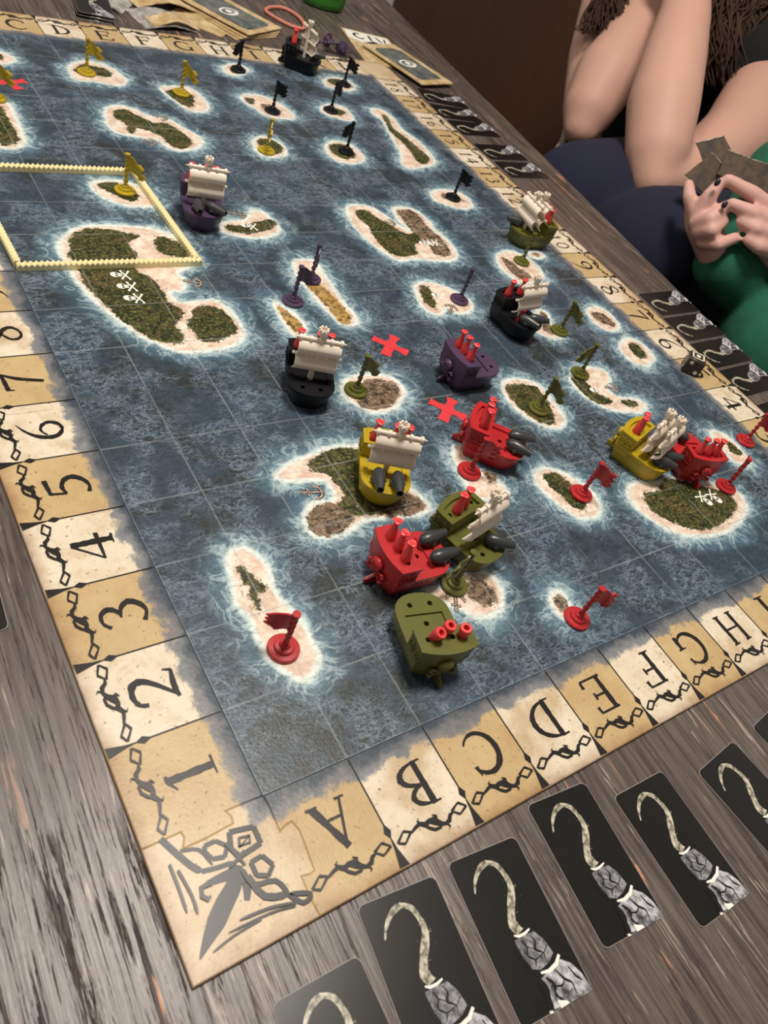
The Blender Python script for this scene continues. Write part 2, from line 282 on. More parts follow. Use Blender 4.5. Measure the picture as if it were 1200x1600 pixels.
 ([(3.17,1.56),(3.38,1.55),(3.57,1.43),(3.78,1.64),(4.0,1.63),(4.2,1.5),(4.23,1.27),(4.08,1.04),(3.84,0.96),(3.6,1.01),(3.49,1.16),(3.25,1.37)],
  [(1,[(3.83,1.51),(4.03,1.47),(4.09,1.28),(4.04,1.14),(3.85,1.12),(3.72,1.24),(3.68,1.39)])]),
 ([(0.89,2.9),(1.01,2.97),(1.14,2.93),(1.23,2.78),(1.28,2.61),(1.25,2.4),(1.22,2.18),(1.24,2.02),(1.29,1.84),(1.32,1.6),(1.31,1.34),(1.26,1.18),(1.13,1.06),(0.99,1.01),(0.9,1.1),(0.82,1.24),(0.75,1.4),(0.73,1.59),(0.75,1.77),(0.79,1.98),(0.72,2.15),(0.72,2.33),(0.81,2.56),(0.83,2.74)],
  [(0,[(0.94,2.7),(1.0,2.64),(1.04,2.55),(1.07,2.46),(1.12,2.32),(1.11,2.26),(0.98,2.28),(0.94,2.08),(0.92,2.07),(0.91,2.19),(0.89,2.29),(0.94,2.38),(0.91,2.49),(0.94,2.6)])]),
]
EMBLEM_BODY = [(-0.83, -0.5), (-0.62, -0.57), (-0.49, -0.53), (-0.48, -0.67), (-0.53, -0.83), (-0.58, -0.78), (-0.62, -0.68), (-0.74, -0.78), (-0.86, -0.87), (-1.01, -0.99), (-1.1, -1.06), (-0.98, -0.83), (-0.86, -0.74), (-0.7, -0.69), (-0.78, -0.55)]
EMBLEM_LINES = [(0.07, [(-1.05, 0.02), (-0.98, -0.14), (-0.89, -0.32), (-0.82, -0.41)]), (0.05, [(-0.82, -0.41), (-0.68, -0.44), (-0.52, -0.46)]), (0.04, [(-0.93, -0.16), (-0.77, -0.22), (-0.71, -0.4)]), (0.05, [(-0.71, -0.21), (-0.6, -0.21), (-0.52, -0.3), (-0.58, -0.38), (-0.69, -0.35), (-0.73, -0.26), (-0.71, -0.21)]), (0.06, [(-0.45, -0.19), (-0.22, -0.24), (-0.22, -0.41), (-0.45, -0.44), (-0.5, -0.34), (-0.45, -0.19)]), (0.03, [(-0.42, -0.36), (-0.39, -0.28), (-0.29, -0.3), (-0.31, -0.36), (-0.42, -0.36), (-0.29, -0.3)]), (0.05, [(-0.38, -0.53), (-0.26, -0.52), (-0.2, -0.64), (-0.28, -0.71), (-0.38, -0.66), (-0.38, -0.53)]), (0.05, [(-0.48, -0.56), (-0.44, -0.72), (-0.24, -0.78), (-0.18, -0.94)]), (0.07, [(-0.46, -0.63), (-0.39, -0.86), (-0.18, -0.94)]), (0.05, [(-0.18, -0.95), (-0.09, -1.07), (0.01, -1.03), (-0.18, -0.94)]), (0.06, [(-0.52, -0.27), (-0.44, -0.53)]), (0.06, [(-0.39, -0.42), (-0.58, -0.49)]), (0.05, [(-0.81, -0.54), (-0.88, -0.54), (-0.9, -0.61), (-0.86, -0.66), (-0.83, -0.64)]), (0.05, [(-0.78, -0.55), (-0.84, -0.52)]), (0.03, [(-1.06, -0.23), (-1.06, -0.46), (-1.07, -0.68)]), (0.03, [(-1.01, -0.31), (-0.98, -0.56), (-0.99, -0.73)]), (0.03, [(-0.15, -1.04), (-0.39, -0.97), (-0.68, -0.94)]), (0.02, [(-0.17, -1.06), (-0.41, -1.01), (-0.81, -0.99)]), (0.02, [(-0.5, -1.02), (-0.77, -1.03), (-0.99, -1.07)])]
JOINT_A = [(-1.24, -0.0), (-1.08, 0.0), (-0.86, 0.0), (-0.85, -0.06), (-0.9, -0.15), (-0.66, -0.15), (-0.38, -0.13), (-0.37, -0.06), (-0.4, 0.01), (-0.22, 0.01), (-0.02, 0.0)]
JOINT_B = [(-0.01, 0.0), (0.01, -0.14), (0.0, -0.39), (0.07, -0.36), (0.15, -0.35), (0.18, -0.47), (0.16, -0.68), (0.14, -0.86), (0.09, -0.87), (-0.0, -0.85), (-0.01, -1.06), (-0.02, -1.24)]
CARD_HOOK = [(-0.293, 0.413), (-0.253, 0.489), (-0.182, 0.569), (-0.098, 0.62), (-0.009, 0.632), (0.079, 0.573), (0.116, 0.446), (0.118, 0.356), (0.087, 0.281), (0.028, 0.193), (-0.03, 0.094), (-0.051, 0.021), (-0.019, -0.066)]
CARD_RING = [(-0.1, -0.066), (-0.056, -0.091), (0.024, -0.09), (0.092, -0.071)]
CARD_CUFF = [(-0.115, -0.108), (-0.014, -0.105), (0.127, -0.107), (0.191, -0.21), (0.219, -0.347), (0.135, -0.398), (0.007, -0.425), (-0.1, -0.378), (-0.137, -0.242)]
CARD_BAND = [(-0.01, -0.448), (0.083, -0.466), (0.191, -0.442), (0.264, -0.382)]
CARD_ARM = [(-0.035, -0.491), (0.096, -0.484), (0.259, -0.423), (0.349, -0.492), (0.404, -0.606), (0.434, -0.763), (0.274, -0.774), (0.133, -0.772), (0.0, -0.759), (-0.101, -0.752), (-0.067, -0.626)]
CARD_BITS = [[(0.024, -0.705), (0.119, -0.743), (0.133, -0.772), (0.023, -0.776)], [(-0.111, -0.753), (-0.07, -0.758), (-0.068, -0.778), (-0.109, -0.773)], [(-0.293, -0.676), (-0.198, -0.704), (-0.152, -0.748), (-0.271, -0.764), (-0.373, -0.757)]]
FLAGS = [('yellow', 3.36, 16.33, -3), ('yellow', 5.33, 15.74, -27), ('yellow', 2.52, 11.38, -31), ('yellow', 6.33, 13.22, -110), ('yellow', 1.12, 14.74, -15), ('black', 7.54, 17.44, -156), ('black', 7.45, 15.22, 0), ('black', 10.68, 17.28, -40), ('black', 9.3, 15.55, 25), ('black', 8.56, 13.4, -164), ('black', 10.51, 11.4, -28), ('purple', 4.27, 7.8, -3), ('purple', 4.97, 8.43, -112), ('purple', 7.93, 7.51, 48), ('olive', 10.64, 8.71, 45), ('olive', 9.76, 6.28, -42), ('olive', 9.22, 5.0, 177), ('olive', 7.49, 4.31, -52), ('olive', 4.22, 5.4, 0), ('olive', 3.57, 1.54, -165), ('red', 0.94, 1.45, 147), ('red', 5.13, 3.31, -28), ('red', 6.85, 2.37, -52), ('red', 5.02, 0.46, -23), ('red', 11.78, 2.52, -33), ('red', 10.09, 1.69, 28)]# ---------------------------------------------------------------- materials
def mat_sea():
    b = NB('printed_sea', .38); p = b.pos()
    big = b.noise(p, .62, 3, .6, .8); act = b.ss(b.noise(p, 1.1, 3, .6, .6), .40, .60)
    sea = b.mix(b.ss(big, .40, .58), (.019, .022, .020), (.024, .040, .062))
    sea = b.mix(b.ss(b.noise(p, 2.3, 4, .7, .5), .45, .68), sea, (.032, .053, .073))
    mp = b.n('ShaderNodeMapping'); b.t.links.new(p, mp.inputs[0]); mp.inputs['Rotation'].default_value = (0, 0, .6); mp.inputs['Scale'].default_value = (1.0, 1.8, 1)
    rip = b.ridge(b.noise(mp.outputs[0], 3.4, 6, .72, .7), .030)
    r2 = b.ridge(b.noise(mp.outputs[0], 7.5, 5, .75, .5), .040)
    grain = b.noise(p, 30, 3, .75)
    sea = b.mix(b.m('MULTIPLY', rip, b.m('MULTIPLY_ADD', act, .55, .08)), sea, (.27, .34, .41))
    sea = b.mix(b.m('MULTIPLY', r2, b.m('MULTIPLY_ADD', act, .42, .10)), sea, (.19, .27, .36))
    sea = b.mix(b.m('MULTIPLY', b.ss(grain, .54, .72), b.m('MULTIPLY_ADD', act, .28, .10)), sea, (.20, .26, .32))
    ds, dv, kd = b.attr('ds'), b.attr('dv'), b.attr('kind')
    wob = b.noise(p, 1.6, 5, .65, .6); d = b.m('ADD', ds, b.m('MULTIPLY', b.m('SUBTRACT', wob, .5), .55))
    streak = b.noise(mp.outputs[0], 6, 5, .75, 1.2); swirl = b.ridge(b.noise(p, 2.1, 4, .6, 1.4), .05)
    # shallow water, foam, sand
    sea = b.mix(b.m('MULTIPLY', b.ss(d, -.48, -.06), b.m('MULTIPLY_ADD', streak, 1.2, -.05, clamp=True)), sea, (.105, .215, .285))
    sea = b.mix(b.m('MULTIPLY', b.m('MULTIPLY', b.ss(d, -.42, -.12), swirl), .55), sea, (.50, .62, .64))
    sea = b.mix(b.m('MULTIPLY', b.ss(d, -.19, .0), b.m('MULTIPLY', b.ss(streak, .36, .60), .85)), sea, (.52, .66, .67))
    fine = b.noise(p, 14, 3, .7)
    ds2 = b.m('ADD', ds, b.m('ADD', b.m('MULTIPLY', b.m('SUBTRACT', fine, .5), .05), b.m('MULTIPLY', b.m('SUBTRACT', wob, .5), .10)))
    sea = b.mix(b.m('MULTIPLY', b.ss(ds2, -.085, -.01), b.m('MULTIPLY_ADD', b.ss(streak, .40, .55), .35, .60)), sea, (.74, .78, .72))
    sand = b.mix(b.ss(b.noise(p, 3.5, 5, .75), .36, .64), (.84, .72, .60), (.60, .42, .31))
    sea = b.mix(b.ss(ds2, .005, .05), sea, sand)
    spots = b.ss(b.noise(p, 15, 3, .7), .58, .63)
    sea = b.mix(b.m('MULTIPLY', spots, b.m('MULTIPLY', b.ss(ds, .03, .07), b.ss(dv, -.15, -.03))), sea, (.085, .06, .03))
    # vegetation, rock, dry grass
    vn = b.noise(p, 6.5, 5, .78); vf = b.noise(p, 19, 4, .8)
    green = b.mix(b.ss(vn, .40, .62), (.012, .015, .006), (.080, .082, .020)); vl = b.noise(p, 2.4, 3, .6, .8); green = b.mix(b.ss(vl, .54, .64), green, (.085, .060, .026)); green = b.mix(b.ss(vl, .46, .38), green, (.020, .030, .012)); green = b.mix(b.ss(vf, .54, .64), green, (.24, .23, .075)); green = b.mix(b.ss(vf, .45, .36), green, (.008, .010, .004))
    rock = b.mix(b.ss(vn, .40, .60), (.030, .020, .012), (.22, .145, .09)); rock = b.mix(b.ss(b.noise(mp.outputs[0], 5.5, 4, .7, 1.2), .54, .62), rock, (.30, .24, .17)); rock = b.mix(b.ss(vf, .54, .66), rock, (.40, .31, .22)); rock = b.mix(b.ss(vf, .44, .36), rock, (.015, .010, .006))
    dry = b.mix(b.ss(vn, .38, .58), (.07, .04, .010), (.46, .27, .07)); dry = b.mix(b.ss(vf, .55, .66), dry, (.62, .45, .20))
    veg = b.mix(b.ss(kd, .3, .7), green, rock); veg = b.mix(b.ss(kd, 1.3, 1.7), veg, dry)
    dv2 = b.m('ADD', dv, b.m('ADD', b.m('MULTIPLY', b.m('SUBTRACT', b.noise(p, 8, 5, .75), .5), .26), b.m('MULTIPLY', b.m('SUBTRACT', vf, .5), .14)))
    sea = b.mix(b.ss(dv2, -.030, -.004), sea, veg)
    # printed grid of squares
    X = b.xyz(p)
    def line(c):
        f = b.m('ABSOLUTE', b.m('SUBTRACT', b.m('FRACT', b.m('ADD', c, .5)), .5)); return b.ss(f, .016, .008)
    g = b.m('MAXIMUM', line(X[0]), line(X[1]))
    sea = b.mix(b.m('MULTIPLY', g, b.m('MULTIPLY_ADD', b.noise(p, 1.3, 3), .75, -.02)), sea, (.28, .30, .30))
    b.base(sea); b.put(b.b.inputs['Roughness'], b.m('MULTIPLY_ADD', fine, .12, .32)); b.b.inputs['Specular IOR Level'].default_value = .4
    b.bump(b.noise(p, 26, 3, .6), .22, .0006); return b.mat
def mat_parch(corner=False):
    b = NB('printed_parchment', .5); p = b.pos(); X = b.xyz(p)
    dx = b.m('MAXIMUM', b.m('MULTIPLY', X[0], -1), b.m('SUBTRACT', X[0], 12)); dy = b.m('MAXIMUM', b.m('MULTIPLY', X[1], -1), b.m('SUBTRACT', X[1], 18))
    d = b.m('MAXIMUM', dx, dy); side = b.m('GREATER_THAN', dx, dy)
    idx = b.m('MAXIMUM', b.m('ADD', b.m('MULTIPLY', side, X[1]), b.m('MULTIPLY', b.m('SUBTRACT', 1, side), X[0])), 0.01)
    par = b.m('MODULO', b.m('FLOOR', b.m('ADD', idx, 20)), 2)
    tan = b.mix(b.noise(p, 1.5, 5, .65), (.64, .49, .28), (.38, .25, .10)); wht = b.mix(b.noise(p, 1.6, 5, .65), (.82, .75, .62), (.58, .47, .32))
    base = b.mix(par, tan, wht)
    if corner: base = b.mix(b.noise(p, 1.5, 5, .65), (.70, .58, .41), (.44, .30, .17))
    base = b.mix(b.m('MULTIPLY', b.ss(b.noise(p, 3.3, 6, .75, .4), .48, .66), .40), base, (.46, .32, .16)); base = b.mix(b.m('MULTIPLY', b.ss(b.noise(p, .9, 4, .6), .5, .68), .6), base, (.42, .27, .12))
    base = b.mix(b.m('MULTIPLY', b.ss(b.noise(p, 17, 3, .7), .63, .67), .8), base, (.16, .10, .05))
    base = b.mix(b.m('MULTIPLY', b.ss(b.noise(p, 5, 5, .8), .60, .74), .45), base, (.30, .19, .09))
    # brown worn outer rim, blue wash along the sea
    base = b.mix(b.m('MULTIPLY', b.ss(b.m('ADD', d, b.m('MULTIPLY', b.noise(p, 3, 4, .7), .25)), 1.18, 1.46), .8), base, (.26, .13, .06))
    wn = b.noise(p, 2.6, 6, .7, .3); e = b.m('SUBTRACT', d, b.m('MULTIPLY', b.m('SUBTRACT', wn, .5), .55))
    wash = b.ss(e, .27, .19)
    base = b.mix(b.m('MULTIPLY', wash, .85), base, b.mix(b.noise(p, 12, 4, .7), (.055, .075, .11), (.20, .22, .25)))
    base = b.mix(b.ss(b.m('ADD', e, b.m('MULTIPLY', b.noise(p, 14, 3), .05)), .22, .02), base, b.mix(b.noise(p, 18, 3), (.03, .04, .05), (.07, .09, .12)))
    b.base(base); b.bump(b.noise(p, 24, 3, .6), .15, .0005); b.b.inputs['Roughness'].default_value = .34; b.b.inputs['Specular IOR Level'].default_value = .26; return b.mat
def mat_table():
    b = NB('grey_brown_wood', .42); p = b.pos((1 / S,) * 3, (0, 0, math.radians(2)))
    def st(sx, sy, det=4, dist=.3, r=.6, z=0):
        mp = b.n('ShaderNodeMapping'); b.t.links.new(p, mp.inputs[0]); mp.inputs['Scale'].default_value = (sx, sy, 1); mp.inputs['Location'].default_value = (z, z, z)
        return b.noise(mp.outputs[0], 1, det, r, dist)
    fine = st(20, .7, 5, .2); mid = st(4.2, .20, 4, .5); broad = b.noise(p, .35, 2)
    c = b.mix(b.ss(mid, .35, .65), (.052, .037, .029), (.115, .088, .073)); c = b.mix(b.m('MULTIPLY', b.ss(fine, .45, .62), .55), c, (.17, .135, .115)); c = b.mix(b.m('MULTIPLY', b.ss(fine, .46, .36), .6), c, (.030, .021, .017))
    c = b.mix(b.m('MULTIPLY', broad, .3), c, (.10, .077, .064))
    patch = b.ss(b.noise(p, .40, 3, .5, 0.0), .46, .60)
    g = b.m('MULTIPLY', b.ss(st(12, .50, 6, .35, .72, 3), .55, .60), patch); g2 = b.m('MULTIPLY', b.ss(st(34, 1.0, 4, .3, .65, 9), .59, .64), .6)
    gash = b.m('MAXIMUM', g, g2)
    c = b.mix(b.m('MULTIPLY', gash, .8), c, (.014, .009, .008))
    rare = b.m('MULTIPLY', b.ss(st(7.5, .5, 4, .5, .6, 21), .64, .66), b.ss(b.noise(p, .5, 2), .48, .56))
    c = b.mix(rare, c, (.48, .22, .12))
    lite = b.m('MULTIPLY', b.ss(st(15, .8, 5, .6, .65, 14), .615, .64), .6); c = b.mix(lite, c, (.42, .33, .28))
    b.base(c); b.put(b.b.inputs['Roughness'], b.m('MULTIPLY_ADD', gash, .25, .36))
    h = b.m('SUBTRACT', b.m('MULTIPLY', fine, .45), gash); b.bump(h, .6, .0009); return b.mat
M = {}
M['sea'] = mat_sea(); M['parch'] = mat_parch(); M['corner'] = mat_parch(True); M['table'] = mat_table()
M['ink'] = plain('black_print', (.018, .015, .014), .33, .5, 300)
M['inkgrey'] = plain('grey_print', (.022, .019, .020), .33, .4, 200)
M['edge'] = plain('board_edge', (.20, .13, .08), .7)
PL = dict(red=(.43, .018, .022), yellow=(.42, .30, .010), olive=(.105, .105, .016), purple=(.070, .040, .085), black=(.007, .007, .009))
for k, c in PL.items(): M[k] = plain(k + '_plastic', c, .36, .10, 60, .08)
M['crew'] = plain('coral_red_plastic', (.72, .055, .055), .42, .06, 60)
M['cream'] = plain('cream_plastic', (.80, .70, .58), .42, .05, 50)
M['iron'] = plain('dark_grey_plastic', (.040, .042, .044), .32, .15, 60)
M['fence'] = plain('pale_yellow_plastic', (.86, .76, .42), .5, .05, 40)
M['redx'] = plain('red_print', (.66, .035, .045), .5, .35, 350)
M['white'] = plain('white_print', (.82, .80, .72), .5, .15, 250)
M['card'] = plain('black_card', (.007, .007, .0065), .28, .3, 90)
M['cardedge'] = plain('card_edge', (.30, .27, .24), .6)
def mat_bone(name, a, c_, sc_, w=.5):
    b = NB(name, .32); p = b.pos(); b.base(b.mix(b.ss(b.noise(p, sc_, 5, .75), .5 - w / 3, .5 + w / 3), a, c_)); return b.mat
M['bone'] = mat_bone('bone_print', (.09, .08, .05), (.62, .57, .45), 12, .4)
M['glove'] = mat_bone('grey_cuff_print', (.035, .035, .04), (.34, .34, .36), 9, .5)
M['sleeve'] = mat_bone('silver_sleeve_print', (.03, .03, .035), (.55, .55, .58), 4.5, .4)
M['anchor'] = mat_bone('anchor_print', (.30, .20, .14), (.62, .50, .40), 12)
M['mapblue'] = mat_bone('map_blue_print', (.05, .07, .075), (.20, .21, .18), 2.0)
M['maptan'] = mat_bone('map_tan_print', (.42, .27, .10), (.72, .58, .36), 2.2)
M['skin'] = plain('skin', (.56, .325, .25), .55, .06, 14); M['skin'].node_tree.nodes['Principled BSDF'].inputs['Subsurface Weight'].default_value = .12
M['skin'].node_tree.nodes['Principled BSDF'].inputs['Subsurface Radius'].default_value = (.012, .005, .003)
M['skin2'] = plain('pale_skin', (.60, .35, .30), .55, .08, 14)
M['hair'] = plain('brown_hair', (.050, .026, .016), .6, .6, 22)
M['shirt'] = plain('black_cotton', (.004, .005, .006), .95, .2, 50, .2)
M['navy'] = plain('navy_cloth', (.0075, .0085, .028), .95, .25, 12, .2)
M['green'] = plain('green_fleece', (.010, .105, .060), .95, .45, 60, .8)
M['nail'] = plain('black_nail', (.02, .02, .03), .2)
M['metal'] = plain('beige_metal', (.30, .24, .18), .4)
M['brownwood'] = None
def mat_door():
    b = NB('red_brown_wood', .5); mp = b.pos((9, 9, .8)); n = b.noise(mp, 1.5, 4, .6, .8); f = b.noise(b.pos((60, 60, 3)), 1, 3)
    b.base(b.mix(b.m('MULTIPLY_ADD', n, .7, b.m('MULTIPLY', f, .3)), (.045, .018, .007), (.12, .048, .018))); return b.mat
M['door'] = mat_door(); M['wall'] = plain('grey_white_paint', (.80, .78, .80), .8, .03, 4); M['floor'] = plain('brown_carpet', (.085, .060, .050), .95, .25, 30, .5)
M['ceil'] = plain('ceiling_white', (.75, .73, .70), .9, .02, 3)

for k_, v_ in (('ink', .24), ('inkgrey', .24), ('black', .25), ('hair', .15), ('skin', .3), ('skin2', .3), ('card', .38)): M[k_].node_tree.nodes['Principled BSDF'].inputs['Specular IOR Level'].default_value = v_
# ---------------------------------------------------------------- room
FZ = -19.7
def slab(name, lo, hi, mat, label=None):
    bm = bmesh.new(); lo, hi = Vector(lo), Vector(hi); b_box(bm, (lo + hi) / 2, hi - lo); o = link(name, bmesh_to(name, bm), mat); tag(o, label, None, None, 'structure'); return o
slab('floor', (-46, -48, FZ - .6), (38, 72, FZ), M['floor'], 'brown floor under the table')
slab('ceiling', (-46, -48, 46), (38, 72, 46.6), M['ceil'], 'white ceiling out of view')
slab('wall_right', (37, -48, FZ), (38, 72, 46), M['wall'], 'pale grey wall behind the brown door')
slab('wall_back', (-46, 71, FZ), (37, 72, 46), M['wall'], 'grey wall far beyond the table end')
dr = slab('door_1', (36.2, 12.0, FZ), (37, 51.0, 38), M['door'], 'dark red-brown wooden door panel behind the seated people')
# ---------------------------------------------------------------- table
tb = empty('table', (0, 0, FZ)); tag(tb, 'dark grey-brown wood-grain table with scratched grain under the game', 'table')
ang = math.atan2(.119, .993)
ex_, ey_ = Vector((math.sin(ang), math.cos(ang), 0)), Vector((math.cos(ang), -math.sin(ang), 0))   # along the edge, outwards to the right
def tpt(a, s_, z=0): return Vector((14.3, 0, 0)) + ex_ * a + ey_ * s_ + Vector((0, 0, z))
TT = -.06
def tslab(a0, a1, s0, s1, z0, z1, bev=.12):
    bm = bmesh.new(); vs = b_box(bm, (0, 0, 0), (1, 1, 1))
    for v in vs: q = tpt(a0 + (v.co.x + .5) * (a1 - a0), s0 + (v.co.y + .5) * (s1 - s0), z0 + (v.co.z + .5) * (z1 - z0)); v.co = q
    bmesh.ops.recalc_face_normals(bm, faces=bm.faces)
    if bev: bmesh.ops.bevel(bm, geom=list(bm.edges), offset=bev, segments=2, affect='EDGES')
    for v in bm.verts: v.co.z -= FZ
    return bm
link('tabletop', bmesh_to('tabletop', tslab(-10, 33, -27, 0, TT - 1.0, TT)), M['table'], tb)
for i, (a, s_) in enumerate(((-9, -26), (-9, -2.4), (30.6, -26), (30.6, -2.4))):
    link('leg', bmesh_to('leg', tslab(a, a + 1.6, s_, s_ + 1.6, FZ, TT - 1.0, .08)), M['table'], tb)
link('apron', bmesh_to('apron', tslab(-8, 31, -25.6, -1.6, TT - 3, TT - 1.0, .05)), M['table'], tb)

# ---------------------------------------------------------------- printed islands: distance fields on the sea tiles
def smooth_poly(P, n=4): return np.array([(v.x, v.y) for v in catmull([(a, b, 0) for a, b in P], n)])
def sdist(px, py, poly):
    """signed distance, positive inside"""
    A = poly; B = np.roll(poly, -1, 0); best = np.full(px.shape, 9.0); ins = np.zeros(px.shape, bool)
    for (x0, y0), (x1, y1) in zip(A, B):
        dx, dy = x1 - x0, y1 - y0; L = dx * dx + dy * dy + 1e-12
        t = np.clip(((px - x0) * dx + (py - y0) * dy) / L, 0, 1); best = np.minimum(best, (px - x0 - t * dx) ** 2 + (py - y0 - t * dy) ** 2)
        if y0 != y1: ins ^= ((y0 > py) != (y1 > py)) & (px < (x1 - x0) * (py - y0) / (y1 - y0) + x0)
    best = np.sqrt(best); return np.where(ins, best, -best)
SM = [(smooth_poly(s_), [(k, smooth_poly(v)) for k, v in vs]) for s_, vs in ISLANDS]
def sea_mesh(x0, x1, y0, y1, gap=.006, n=22):
    g = [gap if x0 > 0 else 0, gap if x1 < 12 else 0, gap if y0 > 0 else 0, gap if y1 < 18 else 0]
    xs = np.linspace(x0 + g[0], x1 - g[1], (x1 - x0) * n + 1); ys = np.linspace(y0 + g[2], y1 - g[3], (y1 - y0) * n + 1)
    X, Y = np.meshgrid(xs, ys); px, py = X.ravel(), Y.ravel(); N = len(px); w_, h_ = len(xs), len(ys)
    ds = np.full(N, -1.0); dv = np.full(N, -1.0); kd = np.zeros(N)
    for s_, vs in SM:
        sel = (px > s_[:, 0].min() - .9) & (px < s_[:, 0].max() + .9) & (py > s_[:, 1].min() - .9) & (py < s_[:, 1].max() + .9)
        if not sel.any(): continue
        qx, qy = px[sel], py[sel]; ds[sel] = np.maximum(ds[sel], sdist(qx, qy, s_))
        for k, v in vs:
            d = sdist(qx, qy, v); cur = dv[sel]; kk = kd[sel]; kk[d > cur] = k; dv[sel] = np.maximum(cur, d); kd[sel] = kk
    V = np.zeros((N + 2 * (w_ + h_) - 4, 3)); V[:N, 0] = px; V[:N, 1] = py
    idx = np.arange(N).reshape(h_, w_)
    q = np.stack([idx[:-1, :-1], idx[:-1, 1:], idx[1:, 1:], idx[1:, :-1]], -1).reshape(-1, 4)
    rim = np.concatenate([idx[0, :-1], idx[:-1, -1], idx[-1, :0:-1], idx[:0:-1, 0]]); R_ = len(rim)
    V[N:N + R_] = V[rim]; V[N:N + R_, 2] = -.055; V = V[:N + R_]; lo = N + np.arange(R_)
    side = np.stack([rim, lo, np.roll(lo, -1), np.roll(rim, -1)], -1)
    me = bpy.data.meshes.new('sea_tile'); me.from_pydata((V * S).tolist(), [], np.concatenate([q, side]).tolist() + [lo[::-1].tolist()]); me.update()
    for nm, a in (('ds', ds), ('dv', dv), ('kind', kd)):
        at = me.attributes.new(nm, 'FLOAT', 'POINT'); full = np.concatenate([a, a[rim]]).astype(np.float32); at.data.foreach_set('value', full)
    return me
board = empty('game_board', (0, 0, 0)); tag(board, 'sea map board game board with lettered parchment border covering the table', 'game board')
tiles = {}
for i in range(2):
    for j in range(3): tiles[i, j] = link('sea_tile', sea_mesh(i * 6, i * 6 + 6, j * 6, j * 6 + 6), M['sea'], board)
def tile_at(x, y): return tiles[min(int(x // 6), 1), min(int(y // 6), 2)]

# ---------------------------------------------------------------- border pieces with jigsaw joints
OW = 1.24; BZ = -.055
def tab(axis, at, sgn):      # joint across the border, listed from the sea outwards
    T = [(0, 0), (.36, 0), (.33, .10), (.36, .14), (.90, .14), (.93, .10), (.90, 0), (OW, 0)]
    out = []
    for a, b in T: out.append((sgn * -a if sgn > 0 else 12 + a, at - b) if axis == 'y' else ((at - b, -a) if sgn > 0 else (at - b, 18 + a)))
    return out
def border(poly, mat):
    bm = bmesh.new(); poly = ccw(poly); f = bm.faces.new([bm.verts.new((x, y, 0)) for x, y in poly])
    r = bmesh.ops.extrude_face_region(bm, geom=[f]); vs = [g for g in r['geom'] if isinstance(g, bmesh.types.BMVert)]
    for v in vs: v.co.z = BZ
    bmesh.ops.recalc_face_normals(bm, faces=bm.faces)
    top = [e for e in bm.edges if e.verts[0].co.z > -.01 and e.verts[1].co.z > -.01]
    bmesh.ops.bevel(bm, geom=top, offset=.011, segments=1, affect='EDGES')
    o = link('border_piece', bmesh_to('border_piece', bm), None, board); o.data.materials.append(mat); return o
JA = [(x, y) for x, y in JOINT_A]; JB = [(x, y) for x, y in JOINT_B]      # from the photograph: corner piece joints
JA[0] = (-OW, 0); JA[-1] = (0, 0); JB[0] = (0, 0); JB[-1] = (0, -OW)
P_corner = border(JA + JB[1:] + [(-OW, -OW)], M['corner'])
L6, L12 = tab('y', 6, 1), tab('y', 12, 1); R6, R12 = tab('y', 6, -1), tab('y', 12, -1)
B6, T6 = tab('x', 6, 1), tab('x', 6, -1)
BP = {}
BP['l0'] = border(JA[::-1] + [] + L6[::-1], M['parch']); BP['l1'] = border(L6 + L12[::-1], M['parch']); BP['l2'] = border(L12 + [(-OW, 18), (0, 18)], M['parch'])
BP['r0'] = border([(12, 0), (12 + OW, 0)] + R6[::-1], M['parch']); BP['r1'] = border(R6 + R12[::-1], M['parch']); BP['r2'] = border(R12 + [(12 + OW, 18), (12, 18)], M['parch'])
BP['b0'] = border(JB + B6[::-1], M['parch']); BP['b1'] = border(B6 + [(12, -OW), (12, 0)], M['parch'])
BP['t0'] = border([(0, 18), (0, 18 + OW)] + T6[::-1], M['parch']); BP['t1'] = border(T6 + [(12, 18 + OW), (12, 18)], M['parch'])
for cx, cy in ((-OW, 18), (12, 18), (12, -OW)): border([(cx, cy), (cx + OW, cy), (cx + OW, cy + OW), (cx, cy + OW)], M['corner'])

